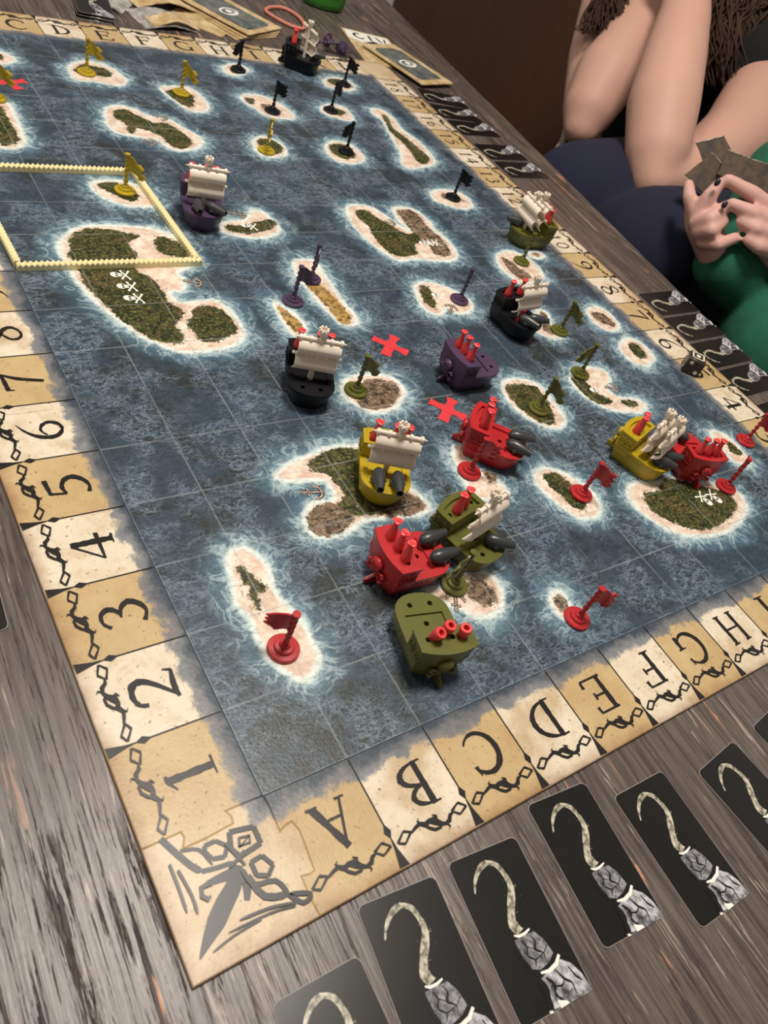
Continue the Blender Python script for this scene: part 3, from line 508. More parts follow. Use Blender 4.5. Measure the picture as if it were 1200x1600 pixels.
# ---------------------------------------------------------------- inked letters and ornaments
def arc(cx, cy, rx, ry, a0, a1, n=12): return [(cx + rx * math.cos(math.radians(a0 + (a1 - a0) * k / n)), cy + ry * math.sin(math.radians(a0 + (a1 - a0) * k / n))) for k in range(n + 1)]
def tap(n, a, b, c=None): # widths a -> b -> c
    c = a if c is None else c; return [a + (b - a) * (2 * t) if t < .5 else b + (c - b) * (2 * t - 1) for t in [k / (n - 1) for k in range(n)]]
def serif(x, y, l=.12): return ([(x - l, y), (x + l, y)], [.035, .06])
G = {
 'A': [([(.10, 0), (.40, 1)], .06), ([(.36, 1), (.74, 0)], .15), ([(.2, .36), (.6, .36)], .055), serif(.1, 0, .11), serif(.74, 0, .13)],
 'B': [([(.2, 0), (.2, 1)], .14), (arc(.2, .76, .38, .22, 90, -90), tap(13, .05, .13, .05)), (arc(.2, .27, .46, .26, 90, -90), tap(13, .05, .15, .05)), serif(.14, 1), serif(.14, 0)],
 'C': [(arc(.5, .5, .42, .5, 40, 322, 20), tap(21, .07, .17, .04)), ([(.80, .98), (.82, .74)], [.03, .10])],
 'D': [([(.2, 0), (.2, 1)], .14), (arc(.2, .5, .56, .48, 90, -90, 16), tap(17, .05, .17, .05)), serif(.12, 1), serif(.12, 0)],
 'E': [([(.22, 0), (.22, 1)], .14), ([(.1, .98), (.74, .98)], .06), ([(.22, .52), (.6, .52)], .055), ([(.1, .02), (.78, .02)], .06), ([(.74, 1), (.76, .8)], [.05, .10]), ([(.78, 0), (.80, .22)], [.05, .10]), ([(.6, .62), (.6, .42)], .06)],
 'F': [([(.22, 0), (.22, 1)], .14), ([(.1, .98), (.76, .98)], .06), ([(.22, .52), (.6, .52)], .055), ([(.76, 1), (.78, .78)], [.05, .10]), ([(.6, .62), (.6, .42)], .06), serif(.22, 0, .16)],
 'G': [(arc(.5, .5, .42, .5, 45, 330, 20), tap(21, .06, .16, .06)), ([(.84, .0), (.84, .42)], .12), serif(.82, .42, .14), ([(.8, .98), (.82, .76)], [.03, .09])],
 'H': [([(.2, 0), (.2, 1)], .13), ([(.78, 0), (.78, 1)], .13), ([(.2, .5), (.78, .5)], .06), serif(.2, 0), serif(.2, 1), serif(.78, 0), serif(.78, 1)],
 'I': [([(.5, 0), (.5, 1)], .16), serif(.5, 0, .2), serif(.5, 1, .2)],
 'J': [([(.55, 1), (.55, .2), (.45, .02), (.28, -.02), (.2, .12)], [.15, .15, .11, .06, .09]), serif(.55, 1, .18)],
 'K': [([(.2, 0), (.2, 1)], .14), ([(.74, 1), (.24, .48)], .06), ([(.36, .58), (.8, 0)], .14), serif(.2, 0), serif(.2, 1), serif(.74, 1, .1), serif(.8, 0, .1)],
 'L': [([(.22, 0), (.22, 1)], .14), ([(.1, .02), (.76, .02)], .06), ([(.76, 0), (.78, .26)], [.05, .1]), serif(.22, 1, .16)],
 '0': [(arc(.5, .5, .32, .46, 0, 360, 24), .10)],
 '1': [([(.5, 0), (.5, 1)], .16), serif(.5, 0, .2), ([(.28, .86), (.5, 1), (.62, 1)], [.03, .08, .05])],
 '2': [([(.18, .74), (.24, .92), (.46, 1), (.70, .92), (.74, .72), (.60, .48), (.38, .24), (.18, .04)], [.10, .09, .12, .15, .15, .10, .08, .06]), ([(.16, .06), (.45, .08), (.80, .02)], [.07, .13, .08]), ([(.80, .0), (.86, .2)], [.07, .03])],
 '3': [([(.2, .84), (.36, .98), (.58, .96), (.68, .78), (.58, .60), (.40, .54)], [.10, .07, .09, .14, .10, .04]), ([(.40, .55), (.64, .48), (.76, .28), (.64, .06), (.42, -.04), (.18, .08)], [.04, .09, .15, .12, .07, .10])],
 '4': [([(.62, 0), (.62, 1)], .15), ([(.60, 1), (.10, .34)], .06), ([(.08, .34), (.86, .34)], [.05, .10]), serif(.62, 0, .14)],
 '5': [([(.28, .96), (.76, 1)], [.08, .12]), ([(.30, 1), (.24, .58)], .07), ([(.24, .58), (.46, .64), (.68, .52), (.74, .30), (.60, .08), (.38, -.02), (.18, .04)], [.06, .10, .13, .14, .12, .08, .10])],
 '6': [([(.80, 1.12), (.56, .98), (.34, .76), (.22, .46), (.26, .18), (.46, .02), (.66, .08), (.76, .30), (.66, .50), (.48, .56), (.30, .44)], [.02, .06, .10, .13, .12, .08, .11, .12, .09, .06, .04])],
 '7': [([(.16, .94), (.78, .98)], [.12, .09]), ([(.78, 1), (.56, .6), (.38, -.06)], [.06, .12, .10]), ([(.16, 1.0), (.12, .78)], [.08, .03])],
 '8': [([(.66, .94), (.46, 1.0), (.28, .88), (.30, .70), (.50, .56), (.70, .40), (.76, .20), (.60, .02), (.38, 0), (.24, .14), (.26, .34), (.48, .52), (.66, .68), (.70, .84), (.62, .96)], [.06, .08, .09, .12, .13, .13, .11, .08, .08, .10, .09, .06, .05, .06, .06])],
 '9': [([(.22, -.12), (.46, .02), (.66, .26), (.78, .56), (.72, .86), (.52, .98), (.32, .92), (.24, .70), (.34, .50), (.52, .46), (.70, .56)], [.02, .06, .10, .13, .12, .08, .10, .12, .09, .06, .04])],
}
GM = {}
def glyph(ch):
    if ch not in GM:
        bm = bmesh.new(); rnd = random.Random(ord(ch))
        for si, (pts, wd) in enumerate(G[ch]):
            W = list(wd) if isinstance(wd, (list, tuple)) else [wd] * len(pts)
            n = 4; P = [(v.x - .5, v.y - .5) for v in catmull([(a, b, 0) for a, b in pts], n, False)] if len(pts) > 2 and len(pts) < 17 else [(a - .5, b - .5) for a, b in pts]
            if len(P) == 2: P = [tuple(Vector(P[0]).lerp(Vector(P[1]), t / 9)) for t in range(10)]
            W2 = [W[min(int(i / (len(P) - 1) * (len(W) - 1)), len(W) - 2)] * (1 - (i / (len(P) - 1) * (len(W) - 1)) % 1) + W[min(int(i / (len(P) - 1) * (len(W) - 1)) + 1, len(W) - 1)] * ((i / (len(P) - 1) * (len(W) - 1)) % 1) if i < len(P) - 1 else W[-1] for i in range(len(P))]
            ribbon(bm, [(x * .51, y * .48) for x, y in P], [x * .52 for x in W2], si * .0009, .16, rnd)
        GM[ch] = bmesh_to('printed_character', bm); GM[ch].materials.append(M['ink'])
    return GM[ch]
DZ = .004
def put_text(txt, x, y, rot, parent, name='printed_letter'):
    c, s_ = math.cos(rot), math.sin(rot); k = .82 if len(txt) > 1 else 1
    for i, ch in enumerate(txt):
        off = (i - (len(txt) - 1) / 2) * .34
        o = link(name, glyph(ch), None, parent); o.location = Vector((x + off * c, y + off * s_, DZ)) * S; o.rotation_euler = (0, 0, rot); o.scale = (k * (.8 if len(txt) > 1 else 1), k, 1)
for i, ch in enumerate('ABCDEFGHIJKL'):
    put_text(ch, i + .5, -.57, math.pi, BP['b0' if i < 6 else 'b1']); put_text(ch, i + .5, 18.57, 0, BP['t0' if i < 6 else 't1'])
for j in range(18):
    put_text(str(j + 1), -.56, j + .5, math.pi / 2, BP['l%d' % (j // 6)], 'printed_numeral'); put_text(str(j + 1), 12.56, j + .5, -math.pi / 2, BP['r%d' % (j // 6)], 'printed_numeral')
# one square of border ornament: x runs along the edge from the square's line, y outwards from the sea
def orn_mesh():
    bm = bmesh.new(); rnd = random.Random(3); k = [0]
    def rb(P, W, j=0):
        k[0] += 1; ribbon(bm, P, W, k[0] * .0007, j, rnd)
    rb([(0, .02), (0, .3), (0, .62), (0, .80)], .018)
    rb([(0, .78), (0, .86), (0, .93)], [.01, .085, .01]); rb([(0, .93), (.005, 1.04), (.01, 1.225)], [.012, .035, .12])
    def dia(a, c, w, h, t=0.0):
        P = [(a - w, c - t), (a + .02, c + h), (a + w, c + t), (a - .02, c - h)]
        for p, q in zip(P, P[1:] + P[:1]): rb([p, q], [.030, .018])
    dia(.135, .985, .095, .058, -.01); dia(.865, .985, .095, .058, .02)
    rb([(.225, .99), (.27, 1.0), (.31, 1.045), (.37, 1.055), (.42, 1.03), (.47, .975), (.53, .955), (.58, .975), (.64, .935), (.70, .95), (.77, .975)], [.02, .04, .045, .03, .05, .075, .05, .055, .045, .03, .02], .2)
    rb([(.40, 1.035), (.44, 1.065), (.51, 1.06), (.56, 1.02), (.60, .975)], [.02, .03, .035, .03, .02], .1)
    rb([(.44, .985), (.42, .94), (.46, .915)], [.02, .022, .012]); rb([(.36, 1.055), (.335, 1.10), (.36, 1.115)], [.02, .018, .01]); rb([(.62, .94), (.65, .90), (.62, .885)], [.02, .018, .01])
    me = bmesh_to('border_ornament', bm); me.materials.append(M['ink']); return me
OM = orn_mesh()
def put_orn(x, y, rot, flip, parent):
    o = link('border_ornament', OM, None, parent); o.location = Vector((x, y, DZ)) * S; o.rotation_euler = (0, 0, rot); o.scale = (flip, 1, 1)
for i in range(12):
    put_orn(i + 1, 0, math.pi, 1, BP['b0' if i < 6 else 'b1']); put_orn(i, 18, 0, 1, BP['t0' if i < 6 else 't1'])
for j in range(18):
    put_orn(0, j + 1, math.pi / 2, -1, BP['l%d' % (j // 6)])
    put_orn(12, j + 1, -math.pi / 2, 1, BP['r%d' % (j // 6)])
bm = bmesh.new()
def cpx(L):      # corner drawing traced as points over the corner piece
    return [(-1.24 + a * 1.24, -1.24 + b * 1.24) for a, b in L]
BODY = [([(EMBLEM_BODY[0]), (EMBLEM_BODY[2])], [.05, .16])]
mid_ = lambda a, b: ((a[0] + b[0]) / 2, (a[1] + b[1]) / 2); EB = EMBLEM_BODY
ST = [(.13, [EB[2], mid_(EB[2], EB[13]), mid_(EB[7], EB[13])]), (.09, [EB[3], EB[4], EB[5]]), (.07, [EB[14], EB[1], EB[2]])]
sp_ = [mid_(EB[2], EB[1]), mid_(EB[14], EB[7]), mid_(EB[13], EB[7]), mid_(EB[12], EB[8]), mid_(EB[11], EB[9]), EB[10]]
RB_ = lambda P, W, z: ribbon(bm, [(v.x, v.y) for v in catmull([(a, b, 0) for a, b in P], 5, False)], [W[min(int(t), len(W) - 2)] * (1 - (t - min(int(t), len(W) - 2))) + W[min(int(t), len(W) - 2) + 1] * (t - min(int(t), len(W) - 2)) for t in [k / 5 for k in range(5 * (len(P) - 1) + 1)]], z)
RB_([(-.50, -.50), (-.61, -.65), (-.74, -.75), (-.87, -.86), (-.99, -.96), (-1.11, -1.07)], [.10, .15, .17, .17, .10, .01], DZ)
RB_([(-.52, -.56), (-.66, -.54), (-.82, -.53)], [.14, .09, .05], DZ - .0008); RB_([(-.56, -.60), (-.49, -.67), (-.55, -.82)], [.12, .10, .05], DZ - .0016)
kk = 1
for wd, L in EMBLEM_LINES:
    if len(L) in (3, 4): L = [(v.x, v.y) for v in catmull([(a, b, 0) for a, b in L], 3, False)]
    closed = L[0] == L[-1]
    segs = [[p, q] for p, q in zip(L, L[1:])] if closed else [L]
    for sg in segs: ribbon(bm, sg, wd * .85 if closed else [wd * .9] * (len(sg) - 1) + [wd * .35], DZ + kk * .0006); kk += 1
link('corner_emblem', bmesh_to('corner_emblem', bm), M['inkgrey'], P_corner)
# printed marks on the sea
def print_obj(name, bm, mat, x, y, rot, parent):
    o = link(name, bmesh_to(name, bm), mat, parent); o.location = Vector((x, y, DZ)) * S; o.rotation_euler = (0, 0, rot)
    if name.startswith(('skull', 'anchor')): o.scale = (.82, .82, 1)
    return o
def cross_bm():
    bm = bmesh.new(); rnd = random.Random(5)
    for a in (0, 90):
        c, s_ = math.cos(math.radians(a)), math.sin(math.radians(a)); P = [((t - 4) * .085 * c, (t - 4) * .085 * s_) for t in range(9)]; ribbon(bm, P, [.19, .17, .15, .16, .16, .16, .15, .17, .20], a * 2e-5, .16, rnd)
    return bm
for x, y, r in ((5.54, 6.4, .75), (5.66, 4.67, .7), (1.58, 15.56, .3)): print_obj('red_cross_mark', cross_bm(), M['redx'], x, y, r, tile_at(x, y))
def anchor_bm(off=0.0, k=1.0):
    bm = bmesh.new()
    ribbon(bm, [(0, -.17), (0, .13)], .040 * k, off); ribbon(bm, [(-.09, .08), (.09, .08)], .035 * k, off); ribbon(bm, arc(0, .165, .032, .032, 0, 360, 10), .022 * k, off)
    ribbon(bm, arc(0, .0, .15, .17, 200, 340, 10), [.02 * k] + [.045 * k] * 9 + [.02 * k], off)
    for s_ in (-1, 1): ribbon(bm, [(s_ * .19, -.10), (s_ * .145, -.03), (s_ * .10, -.07)], [.01, .05 * k, .01], off)
    return bm
for x, y, r in ((2.7, 8.51, 1.2), (2.46, 3.58, 1.35), (3.45, 1.31, 2.6), (9.7, 4.52, 1.3), (4.49, 10.64, 1.4), (7.56, 7.27, 2.4), (4.36, 14.5, 1.2), (3.7, 13.38, 1.2), (7.95, 10.35, 1.3)):
    o = print_obj('anchor_mark', anchor_bm(0, 1.55), M['ink'], x, y, r, tile_at(x, y)); o2 = print_obj('anchor_fill', anchor_bm(.001, .75), M['anchor'], x, y, r, tile_at(x, y))
def skull_bm(part):
    bm = bmesh.new()
    if part == 0:
        flat(bm, [(a * 1.0, b) for a, b in arc(0, .06, .085, .095, 0, 345, 16)], .001); flat(bm, [(-.05, -.08), (.05, -.08), (.055, .0), (-.055, .0)], .0012)
        for s_ in (-1, 1):
            ribbon(bm, [(-.13 * s_, -.22), (.13 * s_, -.06)], .034, .0005 + .0002 * s_)
            for q in ((-.135 * s_, -.215), (.135 * s_, -.065)): flat(bm, arc(q[0], q[1], .026, .026, 0, 330, 8), .0016)
    else:
        for s_ in (-1, 1): flat(bm, arc(.035 * s_, .03, .024, .028, 0, 330, 10), .003)
        flat(bm, [(-.01, -.02), (.01, -.02), (0, .01)], .003)
        for k in range(-1, 2): ribbon(bm, [(k * .022, -.08), (k * .022, -.045)], .006, .003)
    return bm
for x, y, r in ((1.52, 8.80, 1.4), (1.52, 8.48, 1.4), (1.52, 8.16, 1.4), (9.36, 1.56, 3.5), (9.63, 1.54, 3.5), (8.38, 9.54, 1.6), (8.62, 9.53, 1.6), (4.5, 10.23, 1.3), (7.51, 7.72, 1.3), (9.24, 4.53, 1.3)):
    print_obj('skull_mark', skull_bm(0), M['white'], x, y, r, tile_at(x, y)); print_obj('skull_eyes', skull_bm(1), M['ink'], x, y, r, tile_at(x, y))
# ---------------------------------------------------------------- ships
H1, H2 = .355, .616
def outline(xa, xs, ws, wm, xr, xb, z):
    P = []
    for k in range(7):
        t = 1 - 2 * k / 6; P.append((xs + (xa - xs) * (1 - t * t), ws * t, z))
    for k in range(1, 4): P.append((xs + (xr - xs) * k / 4, -(ws + (wm - ws) * k / 4), z))
    for k in range(13):
        t = math.radians(-90 + 180 * k / 12); c, s_ = math.cos(t), math.sin(t)
        P.append((xr + (xb - xr) * abs(c) ** .85, wm * (abs(s_) ** .9) * (1 if s_ > 0 else -1), z))
    for k in range(3, 0, -1): P.append((xs + (xr - xs) * k / 4, (ws + (wm - ws) * k / 4), z))
    return P
def castle_outline(xa, xs, xf, ws, wf, z):
    P = []
    for k in range(9):
        t = 1 - 2 * k / 8; P.append((xs + (xa - xs) * (1 - t * t), ws * t, z))
    P += [(xf, -wf, z), (xf, -wf / 2, z), (xf, 0, z), (xf, wf / 2, z), (xf, wf, z)]
    return P
HOLES = [(.34, .14, H1 - .1), (.34, -.14, H1 - .1), (.075, 0, .22)] + [(-.31, y, H2 - .17) for y in (-.24, -.08, .08, .24)]
def hull_mesh(rim=True):
    bm = bmesh.new()
    b_loft(bm, [outline(-.43, -.37, .26, .27, .10, .40, 0), outline(-.45, -.385, .285, .29, .12, .425, .025), outline(-.49, -.42, .33, .335, .16, .465, .16), outline(-.505, -.435, .35, .35, .18, .48, .27), outline(-.512, -.44, .355, .355, .18, .49, .30), outline(-.515, -.445, .368, .372, .19, .515, .31), outline(-.515, -.445, .368, .372, .19, .515, H1)])
    ca = bmesh.new()
    b_loft(ca, [castle_outline(-.50, -.43, -.163, .35, .352, .20), castle_outline(-.515, -.44, -.163, .360, .362, H1), castle_outline(-.527, -.45, -.163, .368, .370, .575), castle_outline(-.537, -.46, -.158, .380, .382, .582), castle_outline(-.537, -.46, -.158, .380, .382, H2)])
    cut = []
    r = bmesh.new(); b_box(r, (.025, 0, H1 + .10), (.36, .52, .26)); cut.append(r)          # sunken main deck
    if rim:
        r = bmesh.new(); b_loft(r, [castle_outline(-.455, -.40, -.205, .29, .30, H2 - .045), castle_outline(-.455, -.40, -.205, .29, .30, H2 + .1)]); cut.append(r)
    r = bmesh.new()
    for x, y, z in HOLES: b_tube(r, (x, y, z), (x, y, z + .3), .036, seg=14)
    cut.append(r)
    me = baked(bm, cutters=cut, union=[ca], name='hull' if rim else 'hull_flat')
    return me
HULL, HULL_FLAT = hull_mesh(), hull_mesh(False); HM = {}
def shiny(me, ang=35):
    me.polygons.foreach_set('use_smooth', [True] * len(me.polygons)); me.set_sharp_from_angle(angle=math.radians(ang)); return me
shiny(HULL); shiny(HULL_FLAT)
def emblem_mesh():
    bm = bmesh.new(); vs = b_ball(bm, (-.535, 0, .37), .105, (.62, 1, .92), sub=3)
    for v in vs:      # eye sockets
        for sy in (-1, 1):
            d = (v.co - Vector((-.60, .038 * sy, .345))).length
            if d < .036: v.co.x += .05 * (1 - d / .036) ** .5
    b_ball(bm, (-.535, 0, .285), .055, (.7, 1, .7))
    for k in (-2, -1, 0, 1, 2): b_ball(bm, (-.575, k * .02, .265), .012, sub=1)
    for sy in (-1, 1):
        b_tube(bm, (-.53, -.15 * sy, .17), (-.53, .15 * sy, .30), .022, seg=8)
        for e in ((-.15 * sy, .17, .02), (-.17 * sy, .19, -.0), (.15 * sy, .30, .02), (.17 * sy, .275, 0)): b_ball(bm, (-.535, e[0], e[1]), .032, sub=1)
    return bmesh_to('skull_emblem', bm, True)
def rudder_mesh():
    bm = bmesh.new(); v = b_box(bm, (-.54, 0, .10), (.20, .045, .19))
    for q in v:
        if q.co.x < -.6 and q.co.z > .1: q.co.z -= .10
    bmesh.ops.bevel(bm, geom=list(bm.edges), offset=.012, segments=2, affect='EDGES'); return bmesh_to('rudder', bm)
def window_mesh():
    bm = bmesh.new(); P = [(-.05, 0, -.06), (-.05, 0, .01)] + [(.05 * math.cos(math.radians(a)), 0, .01 + .055 * math.sin(math.radians(a))) for a in range(180, -1, -30)] + [(.05, 0, -.06), (-.05, 0, -.06)]
    b_curve(bm, P, .013, 6); b_curve(bm, [(0, 0, -.06), (0, 0, .06)], .008, 6); b_curve(bm, [(-.045, 0, 0), (.045, 0, 0)], .008, 6)
    return bmesh_to('arched_window', bm, True)
def rivets_mesh():
    bm = bmesh.new()
    for sy in (-1, 1):
        for k in range(4): b_ball(bm, (-.18 + .085 * k, sy * .348, .245), .016, sub=1)
        b_curve(bm, [(.16, sy * .322, .12), (.22, sy * .300, .08), (.29, sy * .262, .09), (.33, sy * .240, .13)], [.006, .014, .014, .006], 6); b_ball(bm, (.23, sy * .315, .17), .016, sub=1)
    return bmesh_to('rivets', bm, True)
EMB, RUD, WIN, RIV = emblem_mesh(), rudder_mesh(), window_mesh(), rivets_mesh()
def of(me, col):
    k = (me.name, col)
    if k not in HM: m2 = me.copy(); m2.materials.clear(); m2.materials.append(M[col]); HM[k] = m2
    return HM[k]
def sail_parts():
    bm = bmesh.new(); P = []
    for sec, (za, zb) in enumerate(((1.02, .755), (.755, .48))):
        for k in range(9):
            t = k / 8; P.append((.115 * math.sin(math.pi * t) ** .75 + (.0 if sec == 0 else .012) + .02, za + (zb - za) * t))
    n = 13; W = .325; rows = []
    for side in (0, 1):
        for x, z in P: rows.append([bm.verts.new((x - .028 * side, -W + 2 * W * j / (n - 1), z)) for j in range(n)])
    m_ = len(P)
    for i in range(m_ - 1):
        for j in range(n - 1):
            bm.faces.new((rows[i][j], rows[i][j + 1], rows[i + 1][j + 1], rows[i + 1][j])); bm.faces.new((rows[m_ + i][j], rows[m_ + i + 1][j], rows[m_ + i + 1][j + 1], rows[m_ + i][j + 1]))
        for j in (0, n - 1): bm.faces.new((rows[i][j], rows[i + 1][j], rows[m_ + i + 1][j], rows[m_ + i][j]))
    for i in (0, m_ - 1):
        for j in range(n - 1): bm.faces.new((rows[i][j], rows[i][j + 1], rows[m_ + i][j + 1], rows[m_ + i][j]))
    bmesh.ops.recalc_face_normals(bm, faces=bm.faces); canvas = bmesh_to('sail', bm, angle=50)
    bm = bmesh.new(); b_tube(bm, (.02, -.34, 1.035), (.02, .34, 1.035), .032, seg=14)
    for k in range(5): b_tube(bm, (.02, -.31 + .155 * k - .02, 1.035), (.02, -.31 + .155 * k + .02, 1.035), .050 if k != 2 else .058, seg=14)
    for s_ in (-1, 1): b_tube(bm, (.02, .34 * s_, 1.035), (.02, .40 * s_, 1.035), .02, .004, seg=10)
    yard = bmesh_to('yard', bm, angle=40)
    bm = bmesh.new(); b_tube(bm, (.035, -.35, .755), (.035, .35, .755), .014, seg=8)
    for k in range(5): b_ball(bm, (.05, -.31 + .155 * k, .755), .026 if k not in (2,) else .032)
    for s_ in (-1, 1): b_ball(bm, (.03, .355 * s_, .755), .028)
    reef = bmesh_to('reef_line', bm, True)
    bm = bmesh.new(); b_tube(bm, (0, 0, .28), (0, 0, 1.13), .045, .035, 14); b_ball(bm, (.03, -.0, .455), .03, sub=1); mast = bmesh_to('mast', bm, angle=40)
    bm = bmesh.new(); b_lathe(bm, [(0, 1.10), (.045, 1.10), (.075, 1.15), (.078, 1.20), (.05, 1.205), (.05, 1.17), (0, 1.17)], 16)
    for k in range(7): b_ball(bm, (.062 * math.cos(k * .8976), .062 * math.sin(k * .8976), 1.215), .026, (1, 1, 1.2), sub=1)
    nest = bmesh_to('crows_nest', bm, angle=50)
    return canvas, yard, reef, mast, nest
SAIL = sail_parts()
for me in SAIL: me.materials.append(M['cream'])
def cannon_mesh():
    bm = bmesh.new(); Mx = Matrix.Translation((0, 0, .105)) @ Matrix.Rotation(math.radians(86), 4, 'Y')
    b_lathe(bm, [(0, -.165), (.03, -.16), (.055, -.14), (.078, -.10), (.086, -.04), (.080, .04), (.066, .12), (.050, .20), (.047, .225), (.030, .225), (.028, .16), (0, .16)], 20, Mx)
    barrel = bmesh_to('cannon', bm, angle=45); bm = bmesh.new()
    b_tube(bm, (0, 0, -.05), (0, 0, .05), .034, seg=12); b_box(bm, (-.01, 0, .03), (.16, .11, .045))
    for s_ in (-1, 1):
        b_tube(bm, (.0, s_ * .06, .075), (.0, s_ * .105, .075), .03, seg=12); b_ball(bm, (.0, s_ * .108, .075), .016, sub=1)
        b_curve(bm, [(-.09, s_ * .075, .06), (0, s_ * .095, .10), (.09, s_ * .07, .075)], .011, 6)
    return barrel, bmesh_to('gun_carriage', bm, angle=40)
CAN, CAR = cannon_mesh(); CAN.transform(Matrix.Diagonal((1.13, 1.1, 1.1, 1))); CAN.materials.append(M['iron']); CAR.materials.append(M['iron'])
def peg_mesh():
    bm = bmesh.new()
    tri = lambda t, z: 1 + (.13 * math.cos(3 * t) if z > .275 else 0)
    b_lathe(bm, [(0, .10), (.036, .10), (.038, .0), (.068, .0), (.074, .008), (.074, .05), (.068, .10), (.048, .19), (.033, .25), (.032, .275), (.058, .315), (.062, .335), (.045, .345), (.030, .342), (.026, .352), (0, .354)], 18, None, tri)
    bmesh.ops.recalc_face_normals(bm, faces=bm.faces); return bmesh_to('crew_peg', bm, angle=40)
PEG = peg_mesh(); PEG.materials.append(M['crew'])
def ship(x, y, deg, col, label, sails=(), cannons=(), pegs=(), flipped=(), rim=True):
    t = empty('toy_ship', (x, y, .002), math.radians(deg)); tag(t, label, 'toy ship', 'plastic pirate ships on the sea map')
    link('hull', of(HULL if rim else HULL_FLAT, col), None, t); link('skull_emblem', of(EMB, col), None, t); link('rudder', of(RUD, col), None, t); link('rivets', of(RIV, col), None, t)
    for wx, wy in ((-.37, .365), (-.25, .368), (-.37, -.365), (-.25, -.368)):
        o = link('arched_window', of(WIN, col), None, t); o.location = Vector((wx, wy + (.002 if wy > 0 else -.002), .465)) * S
    for sx, tilt in sails:
        o = link('sail', SAIL[0], None, t); o.location = Vector((sx, 0, 0)) * S; o.rotation_euler = (0, 0, math.radians(tilt)); tag(o, 'cream plastic sail')
        for me, nm in zip(SAIL[1:], ('yard', 'reef_line', 'mast', 'crows_nest')): link(nm, me, None, o)
    for cx, cy, ca in cannons:
        o = link('cannon', CAN, None, t); dz = .23 if cx < .28 and cx > -.2 else (H1 - .012 if cx > 0 else H2 - .04); o.location = Vector((cx, cy, dz)) * S; o.rotation_euler = (0, 0, math.radians(ca)); tag(o, 'dark grey cannon'); link('gun_carriage', CAR, None, o)
    for i, (px, py, *r) in enumerate(pegs):
        o = link('crew_peg', PEG, None, t); z = (H2 - .045 if rim else H2 - .03) if px < -.16 else (.232 if px < .2 and abs(py) < .26 else H1); o.location = Vector((px, py, z)) * S
        o.rotation_euler = (0, math.radians(r[0] if r else 3 * math.sin(i * 2 + x)), i * 1.3); tag(o, 'coral red crew peg')
    for px, py, tx, ty in flipped:
        o = link('crew_peg', PEG, None, t); o.location = Vector((px, py, H2 + .165)) * S; o.rotation_euler = (math.pi + math.radians(tx), math.radians(ty), 0); tag(o, 'coral red crew peg turned upside down with its hollow foot up')
    return t
SHIPS = [
 dict(x=2.60, y=.935, deg=78, col='olive', rim=False, label='olive green toy ship nearest the lettered edge, no sail, three upturned red pegs', flipped=[(-.33, .14, 10, -16), (-.25, -.02, 3, -6), (-.31, -.20, -5, 0)]),
 dict(x=3.00, y=1.95, deg=357, col='red', rim=False, label='red toy ship with three red pegs touching the olive ship with one sail', pegs=[(-.33, .20), (-.32, .02), (-.31, -.17)], cannons=[(.34, .15, 6), (.34, -.15, 2)]),
 dict(x=4.06, y=2.03, deg=284, col='olive', label='olive green toy ship with a side-on cream sail beside the red ship', sails=[(.03, 0)], cannons=[(.33, .14, 38)], pegs=[(-.30, -.10), (-.33, .07)]),
 dict(x=3.49, y=3.46, deg=242, col='yellow', label='yellow toy ship with one cream sail on the big bay island, cannons facing forward', sails=[(.03, 0)], cannons=[(.335, -.14, 0), (.335, .14, 0)], pegs=[(-.31, -.22), (-.31, .06), (-.31, .22)]),
 dict(x=5.733, y=3.585, deg=312.5, col='red', label='red toy ship without sail by the red cross mark, two grey cannons at its bow', cannons=[(.335, .14, 14), (.335, -.14, -12)], pegs=[(-.30, .14), (-.31, -.02), (-.29, -.17)]),
 dict(x=6.505, y=5.33, deg=358, col='purple', rim=False, label='purple toy ship without sail or cannon, three red pegs standing in a row', pegs=[(-.32, .17), (-.31, 0), (-.31, -.18)]),
 dict(x=3.358, y=5.544, deg=246, col='black', label='black toy ship with one cream sail and empty bow holes, left of a rocky islet', sails=[(.03, 0)], pegs=[(-.31, -.24), (-.31, .06), (-.31, .22)]),
 dict(x=8.592, y=6.517, deg=273.5, col='black', label='black toy ship with one sail, grey cannons and a red peg standing on its deck', sails=[(.03, 0)], cannons=[(.335, -.12, 20), (.335, .14, 60)], pegs=[(-.32, -.18), (-.31, .16), (.17, -.15, 8)]),
 dict(x=11.38, y=9.50, deg=175, col='olive', label='olive green toy ship with two cream sails at the numbered right border', sails=[(-.02, 0), (.20, 0)], cannons=[(.38, -.12, -20)], pegs=[(-.33, -.04), (-.30, .12)]),
 dict(x=3.615, y=10.43, deg=255, col='purple', label='purple toy ship with one cream sail and two dark cannons beside the yellow fence', sails=[(.03, 0)], cannons=[(.33, -.14, -0), (.33, .15, 45)], pegs=[(-.31, -.22), (-.31, .06), (-.31, .22)]),
 dict(x=8.537, y=2.656, deg=287, col='yellow', label='yellow toy ship with two cream sails, bow against a red ship', sails=[(-.04, 0), (.16, 0)], cannons=[(.335, -.13, 20), (.36, .13, 48)], pegs=[(-.31, -.10), (-.33, .06)]),
 dict(x=9.56, y=2.42, deg=72, col='red', label='red toy ship with three pegs beside the two-sailed yellow ship on the round island', cannons=[(.30, .15, 35)], pegs=[(-.30, .20), (-.31, .02), (-.30, -.16)]),
 dict(x=9.655, y=18.0, deg=322, col='black', label='black toy ship with an edge-on cream sail at the far lettered border', sails=[(.03, 40)], cannons=[(.34, .10, 10)], pegs=[(-.30, -.05), (-.33, .12)]),
]
for s_ in SHIPS: ship(**s_)

